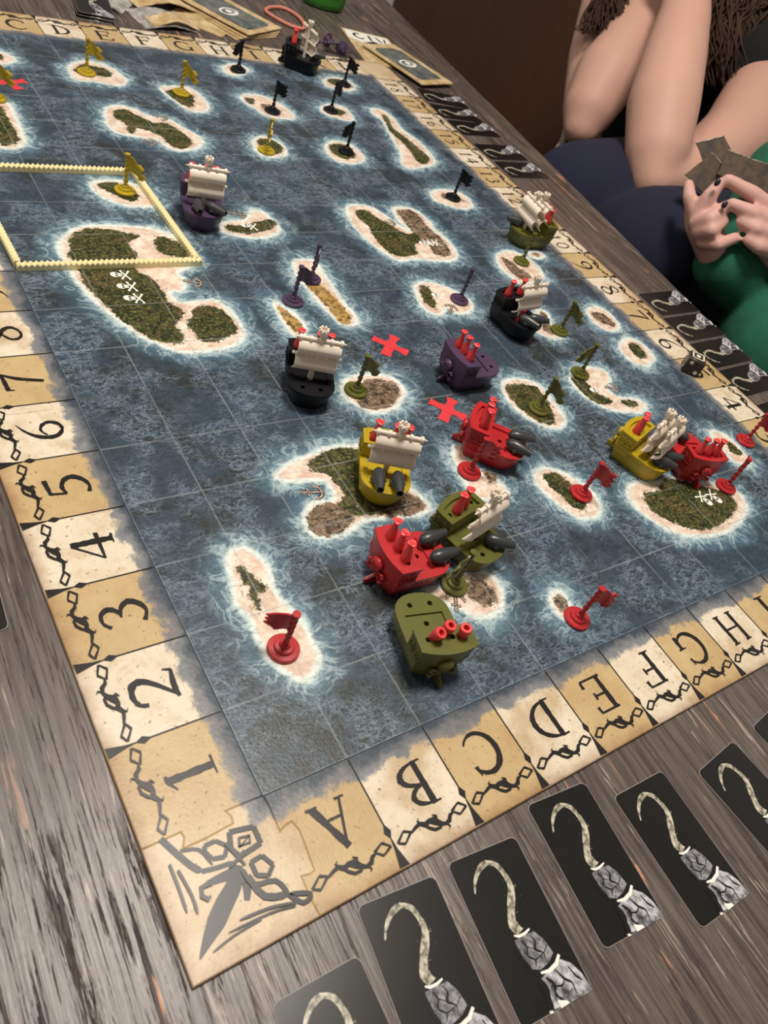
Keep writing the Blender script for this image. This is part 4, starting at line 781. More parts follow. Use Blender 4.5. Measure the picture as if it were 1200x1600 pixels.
# ---------------------------------------------------------------- flags
def flag_parts(style):
    bm = bmesh.new(); b_lathe(bm, [(0, 0), (.185, 0), (.195, .012), (.195, .040), (.185, .052), (.125, .056), (.12, .085), (.112, .095), (.070, .098), (.062, .13), (.050, .14), (0, .14)], 28)
    bmesh.ops.recalc_face_normals(bm, faces=bm.faces); foot = bmesh_to('flag_base', bm, angle=35)
    bm = bmesh.new(); n = 60; seg = 10; rings = []
    for i in range(n + 1):
        z = .13 + .58 * i / n; rings.append([bm.verts.new(((.034 + .010 * math.cos(t * 2 - z * 62)) * math.cos(t), (.034 + .010 * math.cos(t * 2 - z * 62)) * math.sin(t), z)) for t in [2 * math.pi * k / seg for k in range(seg)]])
    for A, B in zip(rings, rings[1:]):
        for k in range(seg): bm.faces.new((A[k], A[(k + 1) % seg], B[(k + 1) % seg], B[k]))
    bm.faces.new(rings[0][::-1]); bm.faces.new(rings[-1]); b_tube(bm, (0, 0, .70), (0, 0, .73), .05, seg=12); pole = bmesh_to('flag_pole', bm, angle=60)
    bm = bmesh.new(); rnd = random.Random(style); nx, nz = 12, 12; Lr = [.30, .36, .27, .34, .28][style]
    def pt(i, j, s_):
        u, v = i / nx, j / nz; edge = 1 - .22 * abs(((j * (2 if style % 2 else 3) / nz) % 1) - .5) * 2 if i > nx * .6 else 1
        L = Lr * (1 - (.25 * v if style in (1, 3) else .0)); x = .02 + L * u * edge
        y = .035 * math.sin(u * 5 + v * 1.5) * u + s_ * .011; z = .42 + .27 * v - .10 * u * (1.2 if style in (1, 3) else .5) + .02 * math.sin(u * 7)
        return (x, y, z)
    F_ = [[bm.verts.new(pt(i, j, 1)) for j in range(nz + 1)] for i in range(nx + 1)]; B_ = [[bm.verts.new(pt(i, j, -1)) for j in range(nz + 1)] for i in range(nx + 1)]
    for i in range(nx):
        for j in range(nz): bm.faces.new((F_[i][j], F_[i + 1][j], F_[i + 1][j + 1], F_[i][j + 1])); bm.faces.new((B_[i][j], B_[i][j + 1], B_[i + 1][j + 1], B_[i + 1][j]))
        for j in (0, nz): bm.faces.new((F_[i][j], B_[i][j], B_[i + 1][j], F_[i + 1][j]))
    for j in range(nz):
        for i in (0, nx): bm.faces.new((F_[i][j], F_[i][j + 1], B_[i][j + 1], B_[i][j]))
    bmesh.ops.recalc_face_normals(bm, faces=bm.faces); cloth = bmesh_to('flag_cloth', bm, angle=50)
    return foot, pole, cloth
FS = {c: flag_parts(i) for i, c in enumerate(('red', 'yellow', 'purple', 'olive', 'black'))}
for c, ms in FS.items():
    for me in ms: me.materials.append(M[c])
FLAG_LABELS = [
 'yellow flag on the small island nearest the far letter D', 'yellow flag on the small island below the far letter F', 'yellow flag standing inside the yellow fence', 'yellow flag on the islet right of the hourglass island, before a black flag', 'yellow flag cut by the left edge of the photo beside a red cross',
 'black flag just below the far letter H', 'black flag on the pinkish islet behind the fourth yellow flag', 'black flag just right of the far black ship', 'black flag between the far right black flags, its top hidden behind no ship', 'black flag on the dark round islet left of the long thin island', 'black flag on the small islet beside the border number 13',
 'purple flag in front, beside the ochre strip islands', 'purple flag behind, turned edge-on at the top of the ochre strip island', 'purple flag turned edge-on on the heart-shaped islet',
 'olive flag in front of the two-sailed olive ship', 'olive flag right of the black ship with grey cannons', 'olive flag on the curved island near the right border, cloth to the left', 'olive flag on the leaf-shaped green island', 'olive flag on the round rocky islet right of the black ship', 'olive flag before the olive ship with the side-on sail',
 'red flag on the long pale island near the number border', 'red flag standing before the red ship by the red cross', 'red flag on the elongated green island right of centre', 'red flag on the little rock islet near letters E and F', 'red flag at the right edge of the photo below border number 4', 'red flag turned edge-on at the right end of the round island']
FLAG_LABELS[8] = 'black flag standing directly below the black flag beside the far black ship'
for (c, x, y, a), lb in zip(FLAGS, FLAG_LABELS):
    t = empty('toy_flag', (x, y, .002), math.radians(a)); tag(t, lb, 'toy flag', 'plastic flags on the islands')
    for me, nm in zip(FS[c], ('flag_base', 'flag_pole', 'flag_cloth')): link(nm, me, None, t)

# ---------------------------------------------------------------- yellow notched fence bars
def bar(a, b, label):
    a, b = Vector((*a, 0)), Vector((*b, 0)); L = (b - a).length; bm = bmesh.new(); n = max(6, int(L / .083)); w_ = .05; sec = []
    for i in range(2 * n + 1):
        x = L * i / (2 * n); h = .135 if i % 2 else .095; q = .006 if i % 2 else 0
        sec.append([bm.verts.new(p) for p in ((x, -w_, 0), (x, w_, 0), (x, w_ + q, h - .02), (x, w_ * .6, h), (x, -w_ * .6, h), (x, -w_ - q, h - .02))])
    for A, B in zip(sec, sec[1:]):
        for k in range(6): bm.faces.new((A[k], A[(k + 1) % 6], B[(k + 1) % 6], B[k]))
    bm.faces.new(sec[0][::-1]); bm.faces.new(sec[-1]); bmesh.ops.recalc_face_normals(bm, faces=bm.faces)
    o = link('fence_bar', bmesh_to('fence_bar', bm), M['fence']); o.location = Vector((a.x, a.y, .003)) * S; o.rotation_euler = (0, 0, math.atan2(b.y - a.y, b.x - a.x)); tag(o, label, 'fence bar', 'notched pale yellow fence bars')
bar((-.30, 12.02), (2.80, 12.02), 'pale yellow notched bar along the far side of the fenced square')
bar((2.90, 12.08), (2.99, 9.10), 'pale yellow notched bar on the right of the fenced square beside the purple ship')
bar((.03, 9.03), (3.06, 9.02), 'pale yellow notched bar in front, lying across the biggest island')
bar((.06, 9.12), (-.02, 12.0), 'pale yellow notched bar at the left along the number border')

# ---------------------------------------------------------------- hook cards
def rrect(w_, h_, r, n=5):
    P = []
    for cx, cy, a in ((w_ / 2 - r, h_ / 2 - r, 0), (-w_ / 2 + r, h_ / 2 - r, 90), (-w_ / 2 + r, -h_ / 2 + r, 180), (w_ / 2 - r, -h_ / 2 + r, 270)):
        for k in range(n + 1): t = math.radians(a + 90 * k / n); P.append((cx + r * math.cos(t), cy + r * math.sin(t)))
    return P
def card_meshes():
    bm = bmesh.new(); plate(bm, rrect(.89, 1.55, .075), -.006, .006); base = bmesh_to('hook_card', bm); base.materials.append(M['cardedge'])
    bm = bmesh.new(); flat(bm, rrect(.876, 1.536, .07), .0085); face = bmesh_to('black_face', bm); face.materials.append(M['card'])
    z = .0105; out = []
    P = [(v.x, v.y) for v in catmull([(a, b, 0) for a, b in CARD_HOOK], 3, False)]; n = len(P); rnd = random.Random(2)
    bm = bmesh.new(); W = [.012 + .05 * min(1, i / (n * .25)) + (.045 * max(0, (i / n - .45)) / .55 if i / n > .45 else 0) - (.012 if .3 < i / n < .5 else 0) for i in range(n)]; ribbon(bm, P, W, z, .12, rnd)
    for k in range(26):
        a = rnd.uniform(0, 1); q = P[int(rnd.uniform(.25, .95) * (n - 1))]; r = rnd.uniform(.002, .006); c = (q[0] + rnd.uniform(-.05, .11), q[1] + rnd.uniform(-.03, .07)); flat(bm, [(c[0] + r, c[1]), (c[0], c[1] + r), (c[0] - r, c[1]), (c[0], c[1] - r)], z)
    out.append(('hook_print', bmesh_to('hook_print', bm), M['bone']))
    lerp2 = lambda a, b, t: (a[0] + (b[0] - a[0]) * t, a[1] + (b[1] - a[1]) * t)
    bm = bmesh.new(); flat(bm, CARD_CUFF, z); out.append(('cuff_print', bmesh_to('cuff_print', bm), M['glove']))
    bm = bmesh.new(); flat(bm, CARD_ARM, z); out.append(('arm_print', bmesh_to('arm_print', bm), M['sleeve']))
    bm = bmesh.new(); ribbon(bm, CARD_RING, [.016, .026, .026, .016], z + .004); ribbon(bm, CARD_BAND, [.02, .036, .040, .028], z + .005)
    for b_ in CARD_BITS[:2]: flat(bm, b_, z + .0045)
    out.append(('pale_ring_print', bmesh_to('pale_ring_print', bm), M['white']))
    bm = bmesh.new()      # cracks, folds and the dark shaded side of the drawn sleeve
    for q, (P_, W_) in enumerate((([(-.05, -.13), (-.02, -.20), (-.06, -.27), (0, -.33), (-.03, -.39)], [.01, .022, .016, .022, .008]), ([(.06, -.12), (.09, -.19), (.05, -.25), (.12, -.31), (.10, -.37)], [.008, .018, .024, .014, .008]), ([(-.02, -.20), (.05, -.25)], [.012, .008]), ([(-.13, -.13), (-.135, -.25), (-.09, -.39)], [.02, .05, .03]), ([(.0, -.33), (.12, -.31), (.19, -.26)], [.014, .008, .012]),
                                  ([(.02, -.50), (.07, -.58), (.04, -.66), (.10, -.75)], [.02, .035, .025, .02]), ([(.16, -.49), (.20, -.58), (.26, -.64), (.25, -.73)], [.012, .028, .018, .012]), ([(-.06, -.50), (-.04, -.60), (-.08, -.75)], [.05, .07, .06]), ([(.30, -.50), (.33, -.60), (.38, -.66)], [.01, .022, .01]), ([(.04, -.58), (.14, -.62), (.20, -.58)], [.010, .016, .010]))): ribbon(bm, catmull([(a, b, 0) for a, b in P_], 3, False), (sum([[w1_ + (w2_ - w1_) * t / 3 for t in range(3)] for w1_, w2_ in zip(W_, W_[1:])], []) + [W_[-1]]), z + .0006 + q * .0003, .25, rnd)
    out.append(('dark_fold_print', bmesh_to('dark_fold_print', bm), M['card']))
    for nm, me, mt in out: me.materials.append(mt)
    return base, face, out
CB, CF, CP = card_meshes()
def hook_card(x, y, deg, label, z=TT + .008, grp='black hook cards laid around the board', tilt=(0, 0)):
    o = link('hook_card', CB); o.location = Vector((x, y, z)) * S; o.rotation_euler = (tilt[0], tilt[1], math.radians(deg)); tag(o, label, 'card', grp)
    f = link('black_face', CF, None, o)
    for nm, me, _ in CP: link(nm, me, None, f)
    return o
for a in ((-.28, -2.44, -1.5, 'black hook card at the bottom edge of the photo, furthest left of the near row'), (.72, -2.14, -6.6, 'second black hook card from the left in the near row, cut by the bottom edge'),
          (1.79, -2.21, -6.3, 'third black hook card from the left in the near row, below border letter B'), (3.02, -2.10, -5.5, 'black hook card in the near row close below border letter C'),
          (4.17, -2.46, -2.0, 'black hook card in the near row below border letters D and E'), (5.62, -2.66, 5.5, 'black hook card near the right edge beside orange bare wood, half cut off'), (6.98, -2.55, 7, 'black hook card at the right edge of the photo, only its corner in view')):
    hook_card(*a)
for k, (y, lb) in enumerate(((6.92, 'farthest hook card of the row beside border numbers 7 and 6'), (5.98, 'second farthest hook card of the row beside numbers 7 to 4'), (5.04, 'hook card beside the brown die, third in the right row'), (4.10, 'hook card beside border number 4, nearest of the touching four'), (2.95, 'hook card apart from the right row, at the right edge of the photo'))):
    hook_card(14.2 - .06 * k, y, 91 + k * .5, lb)
for x, y, a, lb in ((14.25, 17.22, 78, 'far right hook card tucked beside the skull map card'), (14.12, 16.28, 85, 'hook card second from the skull map card along the far right'), (14.15, 15.36, 90, 'hook card beside border numbers 16 and 15'), (14.18, 14.02, 92, 'hook card beside border number 14'), (14.22, 13.05, 91, 'hook card beside border number 13, nearest of the far right row')):
    hook_card(x, y, a, lb)
hook_card(-2.19, 4.45, -90, 'black hook card at the left edge of the photo beside border number 5'); hook_card(-2.42, 3.20, -93, 'black hook card at the left edge of the photo beside border numbers 4 and 3')
for k in range(3): hook_card(4.72 + .02 * k, 20.30 + .01 * k, -12 + k, ['lowest', 'middle', 'topmost'][k] + ' hook card of the little pile beyond the far letter D', TT + .008 + .02 * k + (.05 * k), tilt=(.0, .0))
# ---------------------------------------------------------------- far end of the table: map cards, parchment cards, bottle, band
def map_card(x, y, deg, label, w_, h_, z, emblem=True, blue=True, tilt=(0, 0)):
    bm = bmesh.new(); rnd = random.Random(int(x * 10 + y)); P = rrect(w_, h_, .06, 3); plate(bm, P, -.012, .012)
    o = link('map_card', bmesh_to('map_card', bm), M['maptan']); o.location = Vector((x, y, z)) * S; o.rotation_euler = (tilt[0], tilt[1], math.radians(deg)); tag(o, label, 'card', 'treasure map cards at the far end')
    if blue:
        bm = bmesh.new(); Q = [(a * (1 - .30 * rnd.random() * .6) * .80, b * (1 - .3 * rnd.random() * .4) * .84) for a, b in rrect(w_, h_, .3, 6)]; flat(bm, Q, .0135); link('map_blue', bmesh_to('map_blue', bm), M['mapblue'], o)
    if emblem:
        bm = bmesh.new(); ribbon(bm, arc(0, 0, .30, .22, 0, 360, 20), .07, .015); flat(bm, arc(.02, .02, .11, .10, 0, 345, 12), .0152); ribbon(bm, arc(0, -.05, .18, .12, 200, 380, 8), .04, .0155)
        link('map_emblem', bmesh_to('map_emblem', bm), M['white'], o)
    return o
for k in range(4): map_card(8.75 + .05 * k, 21.1 + .03 * k, 22 + 3 * k, ['lowest', 'second', 'third', 'topmost'][k] + ' map card of the pile with a pale spiral emblem at the far end', 1.75, 2.6, TT + .02 + .035 * k + (.04 if k == 3 else 0), emblem=(k == 3))
map_card(13.7, 20.4, -12, 'white and tan map card lying furthest back beside the board corner', 1.7, 2.6, TT + .02, False, False)
bm = bmesh.new(); flat(bm, [(-.78, 1.22), (-.80, .55), (-.35, .35), (.1, .62), (.5, .5), (.78, .75), (.78, 1.22)], .0135); o = link('white_panel', bmesh_to('white_panel', bm), M['white'], bpy.data.objects['map_card.004'])
bm = bmesh.new(); ribbon(bm, arc(-.35, .85, .17, .20, 60, 330, 10), [.03] + [.09] * 9 + [.03], .016); ribbon(bm, [(.05, .65), (.05, 1.08)], .09, .016); ribbon(bm, [(.42, .68), (.30, 1.05)], .08, .0163); ribbon(bm, [(.55, .7), (.62, 1.05)], .06, .0166); link('dark_marks', bmesh_to('dark_marks', bm), M['ink'], bpy.data.objects['map_card.004'])
map_card(14.2, 19.3, 14, 'blue map card with pale skull emblem overlapping the far right board corner', 1.55, 2.75, .05, True, tilt=(-.01, 0))
map_card(7.75, 20.5, 48, 'torn tan parchment card under the edge of the emblem card pile', .95, 1.6, TT + .018, False, False)
# bent silver-and-tan parchment cards fanned open
def bent(x, y, deg, label, w_, h_, lift, mat, z=TT):
    bm = bmesh.new(); n = 14; top, bot = [], []; rnd = random.Random(int(x * 7))
    for i in range(n + 1):
        u = i / n; X_ = -w_ / 2 + w_ * u; Z = lift * math.sin(math.pi * u) ** 1.5; j0, j1 = rnd.uniform(-.03, .03), rnd.uniform(-.03, .03)
        top.append([bm.verts.new((X_, -h_ / 2 + j0, Z + .02)), bm.verts.new((X_, h_ / 2 + j1, Z + .02))]); bot.append([bm.verts.new((X_, -h_ / 2 + j0, Z)), bm.verts.new((X_, h_ / 2 + j1, Z))])
    for i in range(n):
        bm.faces.new((top[i][0], top[i + 1][0], top[i + 1][1], top[i][1])); bm.faces.new((bot[i][0], bot[i][1], bot[i + 1][1], bot[i + 1][0]))
        for q in (0, 1): bm.faces.new((top[i][q], bot[i][q], bot[i + 1][q], top[i + 1][q]))
    for i in (0, n): bm.faces.new((top[i][0], top[i][1], bot[i][1], bot[i][0]))
    bmesh.ops.recalc_face_normals(bm, faces=bm.faces); o = link('parchment_card', bmesh_to('parchment_card', bm, angle=50), mat); o.location = Vector((x, y, z + .003)) * S; o.rotation_euler = (0, 0, math.radians(deg)); tag(o, label, 'card', 'bent parchment cards'); return o
M['silver'] = mat_bone('silver_grey_print', (.16, .15, .14), (.50, .47, .43), 3)
bent(6.55, 20.2, 8, 'grey bent card lying in front of the parchment cards beyond letters E to G', 1.6, 1.15, .10, M['silver'])
bent(6.75, 19.95, 6, 'tan bent parchment card with torn edge at the far border', 1.35, .55, .16, M['maptan'], TT + .05)
bent(6.9, 21.6, 10, 'tan bent parchment card further back, half out of view', 1.9, 1.4, .18, M['maptan'], TT + .05)
bent(5.8, 21.4, -35, 'grey bent card leaning left of the parchment cards', .8, 2.2, .08, M['silver'])
tw = link('wooden_token', None); bpy.data.objects.remove(tw)
bm = bmesh.new(); b_box(bm, (0, 0, .16), (.42, .42, .30)); bmesh.ops.bevel(bm, geom=list(bm.edges), offset=.03, segments=2, affect='EDGES'); o = link('wooden_token', bmesh_to('wooden_token', bm), plain('orange_wood', (.50, .20, .06), .45)); o.location = Vector((1.55, 20.1, TT + .02)) * S; tag(o, 'small orange wooden block with black foot at the top left corner of the photo', 'token')
bm = bmesh.new(); b_box(bm, (0, 0, .02), (.5, .5, .05)); link('dark_foot', bmesh_to('dark_foot', bm), M['black'], o)
# green bottle
bt = empty('green_bottle', (13.35, 23.55, TT + .003), math.radians(-15)); tag(bt, 'green plastic bottle with a white label at the top edge of the photo', 'bottle')
def oval(t, z): return 1.0
bm = bmesh.new(); b_lathe(bm, [(0, 0), (.55, 0), (.68, .06), (.74, .2), (.76, .8), (.76, 2.2), (.70, 2.6), (.35, 3.0), (.28, 3.1), (.28, 3.25), (0, 3.25)], 32, Matrix.Diagonal((1, .62, 1, 1))); bmesh.ops.recalc_face_normals(bm, faces=bm.faces)
link('bottle_body', bmesh_to('bottle_body', bm, angle=50), plain('green_plastic', (.045, .23, .022), .3), bt)
bm = bmesh.new(); b_lathe(bm, [(.765, .45), (.775, .46), (.775, 2.1), (.765, 2.11)], 32, Matrix.Diagonal((1, .63, 1, 1))); dl = [v for v in bm.verts if abs(v.co.x) > .52 or v.co.y > 0]; bmesh.ops.delete(bm, geom=dl, context='VERTS')
link('bottle_label', bmesh_to('bottle_label', bm, angle=60), M['white'], bt)
bm = bmesh.new(); b_lathe(bm, [(0, 3.22), (.32, 3.22), (.34, 3.28), (.34, 3.75), (.28, 3.82), (0, 3.82)], 24); bmesh.ops.recalc_face_normals(bm, faces=bm.faces); link('bottle_cap', bmesh_to('bottle_cap', bm, angle=40), M['white'], bt)
# rubber band
bm = bmesh.new(); P = catmull([(10.55, 22.10, 0), (10.95, 22.50, 0), (11.42, 22.60, 0), (11.66, 22.20, 0), (11.62, 21.60, 0), (11.36, 21.10, 0), (11.02, 21.12, 0), (10.70, 21.54, 0)], 5)
rings = []; c0 = Vector((11.1, 21.9, 0))
for i, p in enumerate(P):
    t = (P[(i + 1) % len(P)] - P[i - 1]).normalized(); x_ = Vector((-t.y, t.x, 0)); rings.append([bm.verts.new(p - c0 + x_ * .055 * math.cos(a) + Vector((0, 0, .06 + .055 * math.sin(a)))) for a in [2 * math.pi * k / 8 for k in range(8)]])
for i in range(len(rings)):
    A, B = rings[i], rings[(i + 1) % len(rings)]
    for k in range(8): bm.faces.new((A[k], A[(k + 1) % 8], B[(k + 1) % 8], B[k]))
bmesh.ops.recalc_face_normals(bm, faces=bm.faces); o = link('rubber_band', bmesh_to('rubber_band', bm, True), plain('coral_rubber', (.62, .22, .16), .6)); o.location = Vector((c0.x, c0.y, TT + .004)) * S; tag(o, 'coral pink rubber band lying behind the far black ship', 'rubber band')
# purple flags lying in a heap behind the black ship
for k, (x, y, a, tl) in enumerate(((11.0, 19.75, 70, 80), (11.6, 20.05, 20, 84), (11.85, 19.55, -30, 78))):
    t = empty('toy_flag', (x, y, TT + .21), math.radians(a)); t.rotation_euler = (math.radians(tl), 0, math.radians(a)); tag(t, ['leftmost', 'middle', 'rightmost'][k] + ' purple flag of the heap lying behind the far black ship', 'toy flag', 'spare purple flags in a heap')
    for me, nm in zip(FS['purple'], ('flag_base', 'flag_pole', 'flag_cloth')): link(nm, me, None, t)
# die
dd = empty('die', (12.32, 4.62, .003), math.radians(40)); tag(dd, 'brown die with cream pips and a cream square standing on the right border', 'die')
bm = bmesh.new(); b_box(bm, (0, 0, .19), (.38, .38, .38)); bmesh.ops.bevel(bm, geom=list(bm.edges), offset=.035, segments=3, affect='EDGES'); link('die_body', bmesh_to('die_body', bm, angle=40), plain('dark_brown_plastic', (.055, .035, .028), .35), dd)
bm = bmesh.new()
for k in range(4):
    a = math.radians(90 * k); c_, s2 = math.cos(a), math.sin(a); P = [(.135, -.15), (.135, .15), (.105, .12), (.105, -.12)]; flat(bm, [(x * c_ - y * s2, x * s2 + y * c_) for x, y in P], .382)
flat(bm, arc(0, 0, .05, .05, 0, 340, 14), .382)
def disc(c, n, r=.042):
    n = Vector(n); q = n.to_track_quat('Z', 'Y').to_matrix(); vs = [bm.verts.new(Vector(c) + n * .002 + q @ Vector((r * math.cos(t), r * math.sin(t), 0))) for t in [2 * math.pi * k / 14 for k in range(14)]]; bm.faces.new(vs)
for e in (-.09, .09): disc((-.19, e, .19 + e), (-1, 0, 0)); disc((e, -.19, .19 - e), (0, -1, 0)); disc((.19, e, .19 + e), (1, 0, 0)); disc((e, .19, .19 + e), (0, 1, 0))
link('pips', bmesh_to('pips', bm), plain('cream_pip', (.82, .78, .62), .45), dd)
# ---------------------------------------------------------------- the two people beyond the table
def ch(*pts):   # (u, v, depth, radius in pixels)
    return [(seen(u, v, d), r * d / FPX) for u, v, d, r in pts]
# person 1: leaning forward, elbows on the raised knees, hands clasped before the face
p1 = empty('person', seen(1110, 330, 30)); p1.location.z = FZ * S; tag(p1, 'seated person in black T-shirt and navy trousers, elbows on knees, long brown hair', 'person')
def under(root, name, me, mat):
    o = link(name, me, mat); me.transform(Matrix.Translation(-Vector(root.location))); o.parent = root; return o
arm_r = ch((1225, 95, 29, 60), (1150, 215, 26.6, 58), (1080, 275, 24.6, 50), (1022, 283, 23.6, 34)); fore_r = ch((1020, 282, 23.6, 33), (1027, 235, 23.7, 50), (1036, 165, 23.9, 56), (1052, 95, 24.2, 50), (1068, 30, 24.7, 41), (1076, -20, 25.3, 34), (1078, -45, 25.4, 36))
arm_l = ch((1000, -120, 32, 50), (962, -10, 30, 50), (935, 90, 28.4, 47), (917, 170, 27.3, 38), (909, 199, 27.0, 29)); fore_l = ch((909, 199, 27.0, 28), (922, 168, 27.0, 42), (950, 118, 27.1, 51), (985, 62, 27.2, 44), (1018, 5, 27.3, 35), (1040, -40, 27.0, 32), (1052, -62, 26.2, 34))
hands = []
for k in range(4):
    hands.append(ch((1078 + k * 2, -45 - 8 * k, 25.2, 11), (1060, -58 - 9 * k, 24.8, 11), (1042, -60 - 9 * k, 25.0, 10), (1036, -50 - 9 * k, 25.5, 9)))
    hands.append(ch((1052, -42 - 8 * k, 25.6, 11), (1066, -54 - 9 * k, 25.3, 11), (1086, -60 - 9 * k, 25.1, 10), (1096, -50 - 9 * k, 25.5, 9)))
hands.append(ch((1074, -40, 25.2, 12), (1066, -72, 25.0, 11), (1062, -100, 25.1, 9))); hands.append(ch((1056, -40, 25.5, 12), (1052, -70, 25.2, 11), (1054, -98, 25.2, 9)))
neck = ch((1120, 40, 30, 70), (1112, -40, 29.2, 58)); 
head_c = seen(1092, -120, 27.6)
fw = (seen(1075, -110, 26) - head_c).normalized(); upv = Vector((.15, .05, 1)).normalized(); sd = fw.cross(upv).normalized(); upv = sd.cross(fw)
HR = Matrix((sd, -fw * 1.0, upv)).transposed().to_4x4()     # x side, -y face, z up
def hp(x, y, z): return head_c + sd * x + fw * y + upv * z
head = [(head_c + upv * .5, 2.25, (.86, 1.0, 1.08), HR), (hp(0, .45, -1.2), 1.45, (.85, .9, 1.15), HR), (hp(0, 2.05, -.25), .36, (.8, 1, 1.3), HR), (hp(0, 1.9, -1.25), .34, (1.5, .6, .35), HR), (hp(0, 1.88, -1.5), .32, (1.4, .6, .4), HR)] + [(hp(s_ * 1.92, -.1, -.1), .5, (.3, .6, 1), HR) for s_ in (-1, 1)]
legs_skin = []
under(p1, 'body', body([arm_r, fore_r, arm_l, fore_l, neck] + hands + [ch((1225, 95, 29, 60), (1120, 40, 30, 70)), ch((1000, -120, 32, 50), (1112, 0, 31, 60))], .11, 8, head), M['skin'])
eye = bmesh.new()
for s_ in (-1, 1): b_ball(eye, hp(s_ * .72, 1.85, .2), .30, (1, .6, .55), HR)
under(p1, 'eyes', bmesh_to('eyes', eye, True), M['white']); eye = bmesh.new()
for s_ in (-1, 1): b_ball(eye, hp(s_ * .72, 2.02, .2), .13, (1, .5, 1), HR)
under(p1, 'irises', bmesh_to('irises', eye, True), M['hair'])
shirt = [ch((1150, 330, 32, 95), (1130, 200, 31.5, 100), (1130, 90, 31, 98), (1120, 20, 30.6, 72)), ch((1130, 60, 31, 80), (1225, 92, 29, 74), (1196, 112, 28.2, 75)), ch((1120, 20, 31, 70), (1010, -100, 31.5, 64), (992, -85, 31.4, 58)), ch((1000, 210, 31.5, 60), (1120, 200, 31.5, 90)), ch((1005, 300, 31, 60), (1130, 280, 31.5, 90))]
under(p1, 'shirt', body(shirt, .16, 6), M['shirt'])
ka, kb = seen(905, 322, 24.9), seen(1012, 392, 22.9); ha, hb = seen(1090, 300, 32), seen(1180, 400, 31)
tr = [[(ka, 1.95), (ka.lerp(ha, .5), 2.1), (ha, 2.5)], [(kb, 1.80), (kb.lerp(hb, .5), 2.2), (hb, 2.5)], [(ha, 2.5), (hb, 2.5)]]
for k_ in (ka, kb): tr.append([(k_, 1.8), (Vector((k_.x + 1.5, k_.y, k_.z - 6)), 1.5), (Vector((k_.x + 2.6, k_.y, FZ + 2.6)), 1.1)])
under(p1, 'trousers', body(tr, .16, 5), M['navy'])
sh = []
for k_ in (ka, kb): sh.append([(Vector((k_.x + 3.0, k_.y, FZ + 1.25)), 1.15), (Vector((k_.x - 1.2, k_.y, FZ + .95)), .95), (Vector((k_.x - 3.0, k_.y, FZ + .8)), .8)])
for i_, s_ in enumerate(sh): under(p1, 'shoe', body([s_], .14, 4), M['shirt'])
# hair: cap plus long locks falling on both sides
bm = bmesh.new(); rnd = random.Random(11)
def lock(pts, r):
    P = catmull(pts, 6, False); n = len(P); w0, w1 = rnd.uniform(0, 6), rnd.uniform(.5, .9); P = [p + sd * .16 * math.sin(w0 + i * w1) * i / n for i, p in enumerate(P)]; b_curve(bm, P, [r * (1 - .75 * (i / (n - 1)) ** 2) for i in range(n)], 5)
for k in range(460):
    a = rnd.uniform(-1, 1); r0 = hp(2.0 * math.sin(a * 2.6), -1.9 * math.cos(a * 2.6) * .9, 1.2 + rnd.uniform(-.4, .9)); top = hp(rnd.uniform(-.6, .6), -.2, 2.9)
    u = rnd.uniform(1092, 1205); v = 60 + (u - 1092) * rnd.uniform(-.2, .55) + rnd.uniform(0, 70) - max(0, u - 1150) * .9; dd_ = rnd.uniform(27.0, 28.2)
    mid = seen(u + rnd.uniform(5, 35), -30 + rnd.uniform(-20, 20), dd_ - .2); lock([top, r0, mid, seen(u + rnd.uniform(-12, 14), (v - 30) / 2 + rnd.uniform(-8, 8), dd_), seen(u, v, dd_)], rnd.uniform(.03, .09))
for k in range(240):
    top = hp(rnd.uniform(-.6, .6), -.2, 2.9); r0 = hp(-1.9, rnd.uniform(-1.5, .8), 1.0 + rnd.uniform(-.4, .8)); u = rnd.choice((rnd.uniform(900, 935), rnd.uniform(935, 985), rnd.uniform(955, 990))); dd_ = rnd.uniform(26.5, 27.4); v = 50 - max(0, 945 - u) * .1 + rnd.uniform(-12, 8)
    lock([top, r0, seen(985 + rnd.uniform(-22, 12), -60 + rnd.uniform(-15, 10), dd_), seen(u * .45 + 965 * .55, -5 + rnd.uniform(-8, 8), dd_), seen(u, v if u > 930 else 50, dd_)], rnd.uniform(.03, .08))
for k in range(70):
    a = math.radians(rnd.uniform(20, 340)); top = hp(0, -.1, 2.95); pts = [top]
    for t in (.35, .7, 1.0): e = math.radians(90 - 100 * t); pts.append(hp(2.08 * math.sin(a) * math.cos(e), 2.3 * math.cos(a) * math.cos(e) - .1, .55 + 2.5 * math.sin(e)))
    lock(pts, rnd.uniform(.22, .34))
bmesh.ops.recalc_face_normals(bm, faces=bm.faces); under(p1, 'hair', bmesh_to('hair', bm, True), M['hair'])
# chair of person 1
hc = (ha + hb) / 2; cz = hc.z - 2.7
ch1 = empty('chair', (hc.x, hc.y, FZ)); tag(ch1, 'chair with beige metal frame under the person in the black T-shirt', 'chair')
def chp(name, bm, mat): return under(ch1, name, bmesh_to(name, bm, angle=45), mat)
bm = bmesh.new(); b_box(bm, (hc.x, hc.y, cz - .35), (9.5, 10.5, .6)); bmesh.ops.bevel(bm, geom=list(bm.edges), offset=.2, segments=3, affect='EDGES'); chp('seat', bm, M['navy'])
for sx in (-1, 1):
    for sy in (-1, 1): bm = bmesh.new(); b_tube(bm, (hc.x + sx * 4.2, hc.y + sy * 4.6, FZ), (hc.x + sx * 4.2, hc.y + sy * 4.6, cz - .5 if sx < 0 else cz + 9), .3); chp('leg', bm, M['metal'])
bm = bmesh.new(); b_box(bm, (hc.x + 4.6, hc.y, cz + 6.5), (.5, 9.4, 4.2)); bmesh.ops.bevel(bm, geom=list(bm.edges), offset=.15, segments=2, affect='EDGES'); chp('backrest', bm, M['navy'])
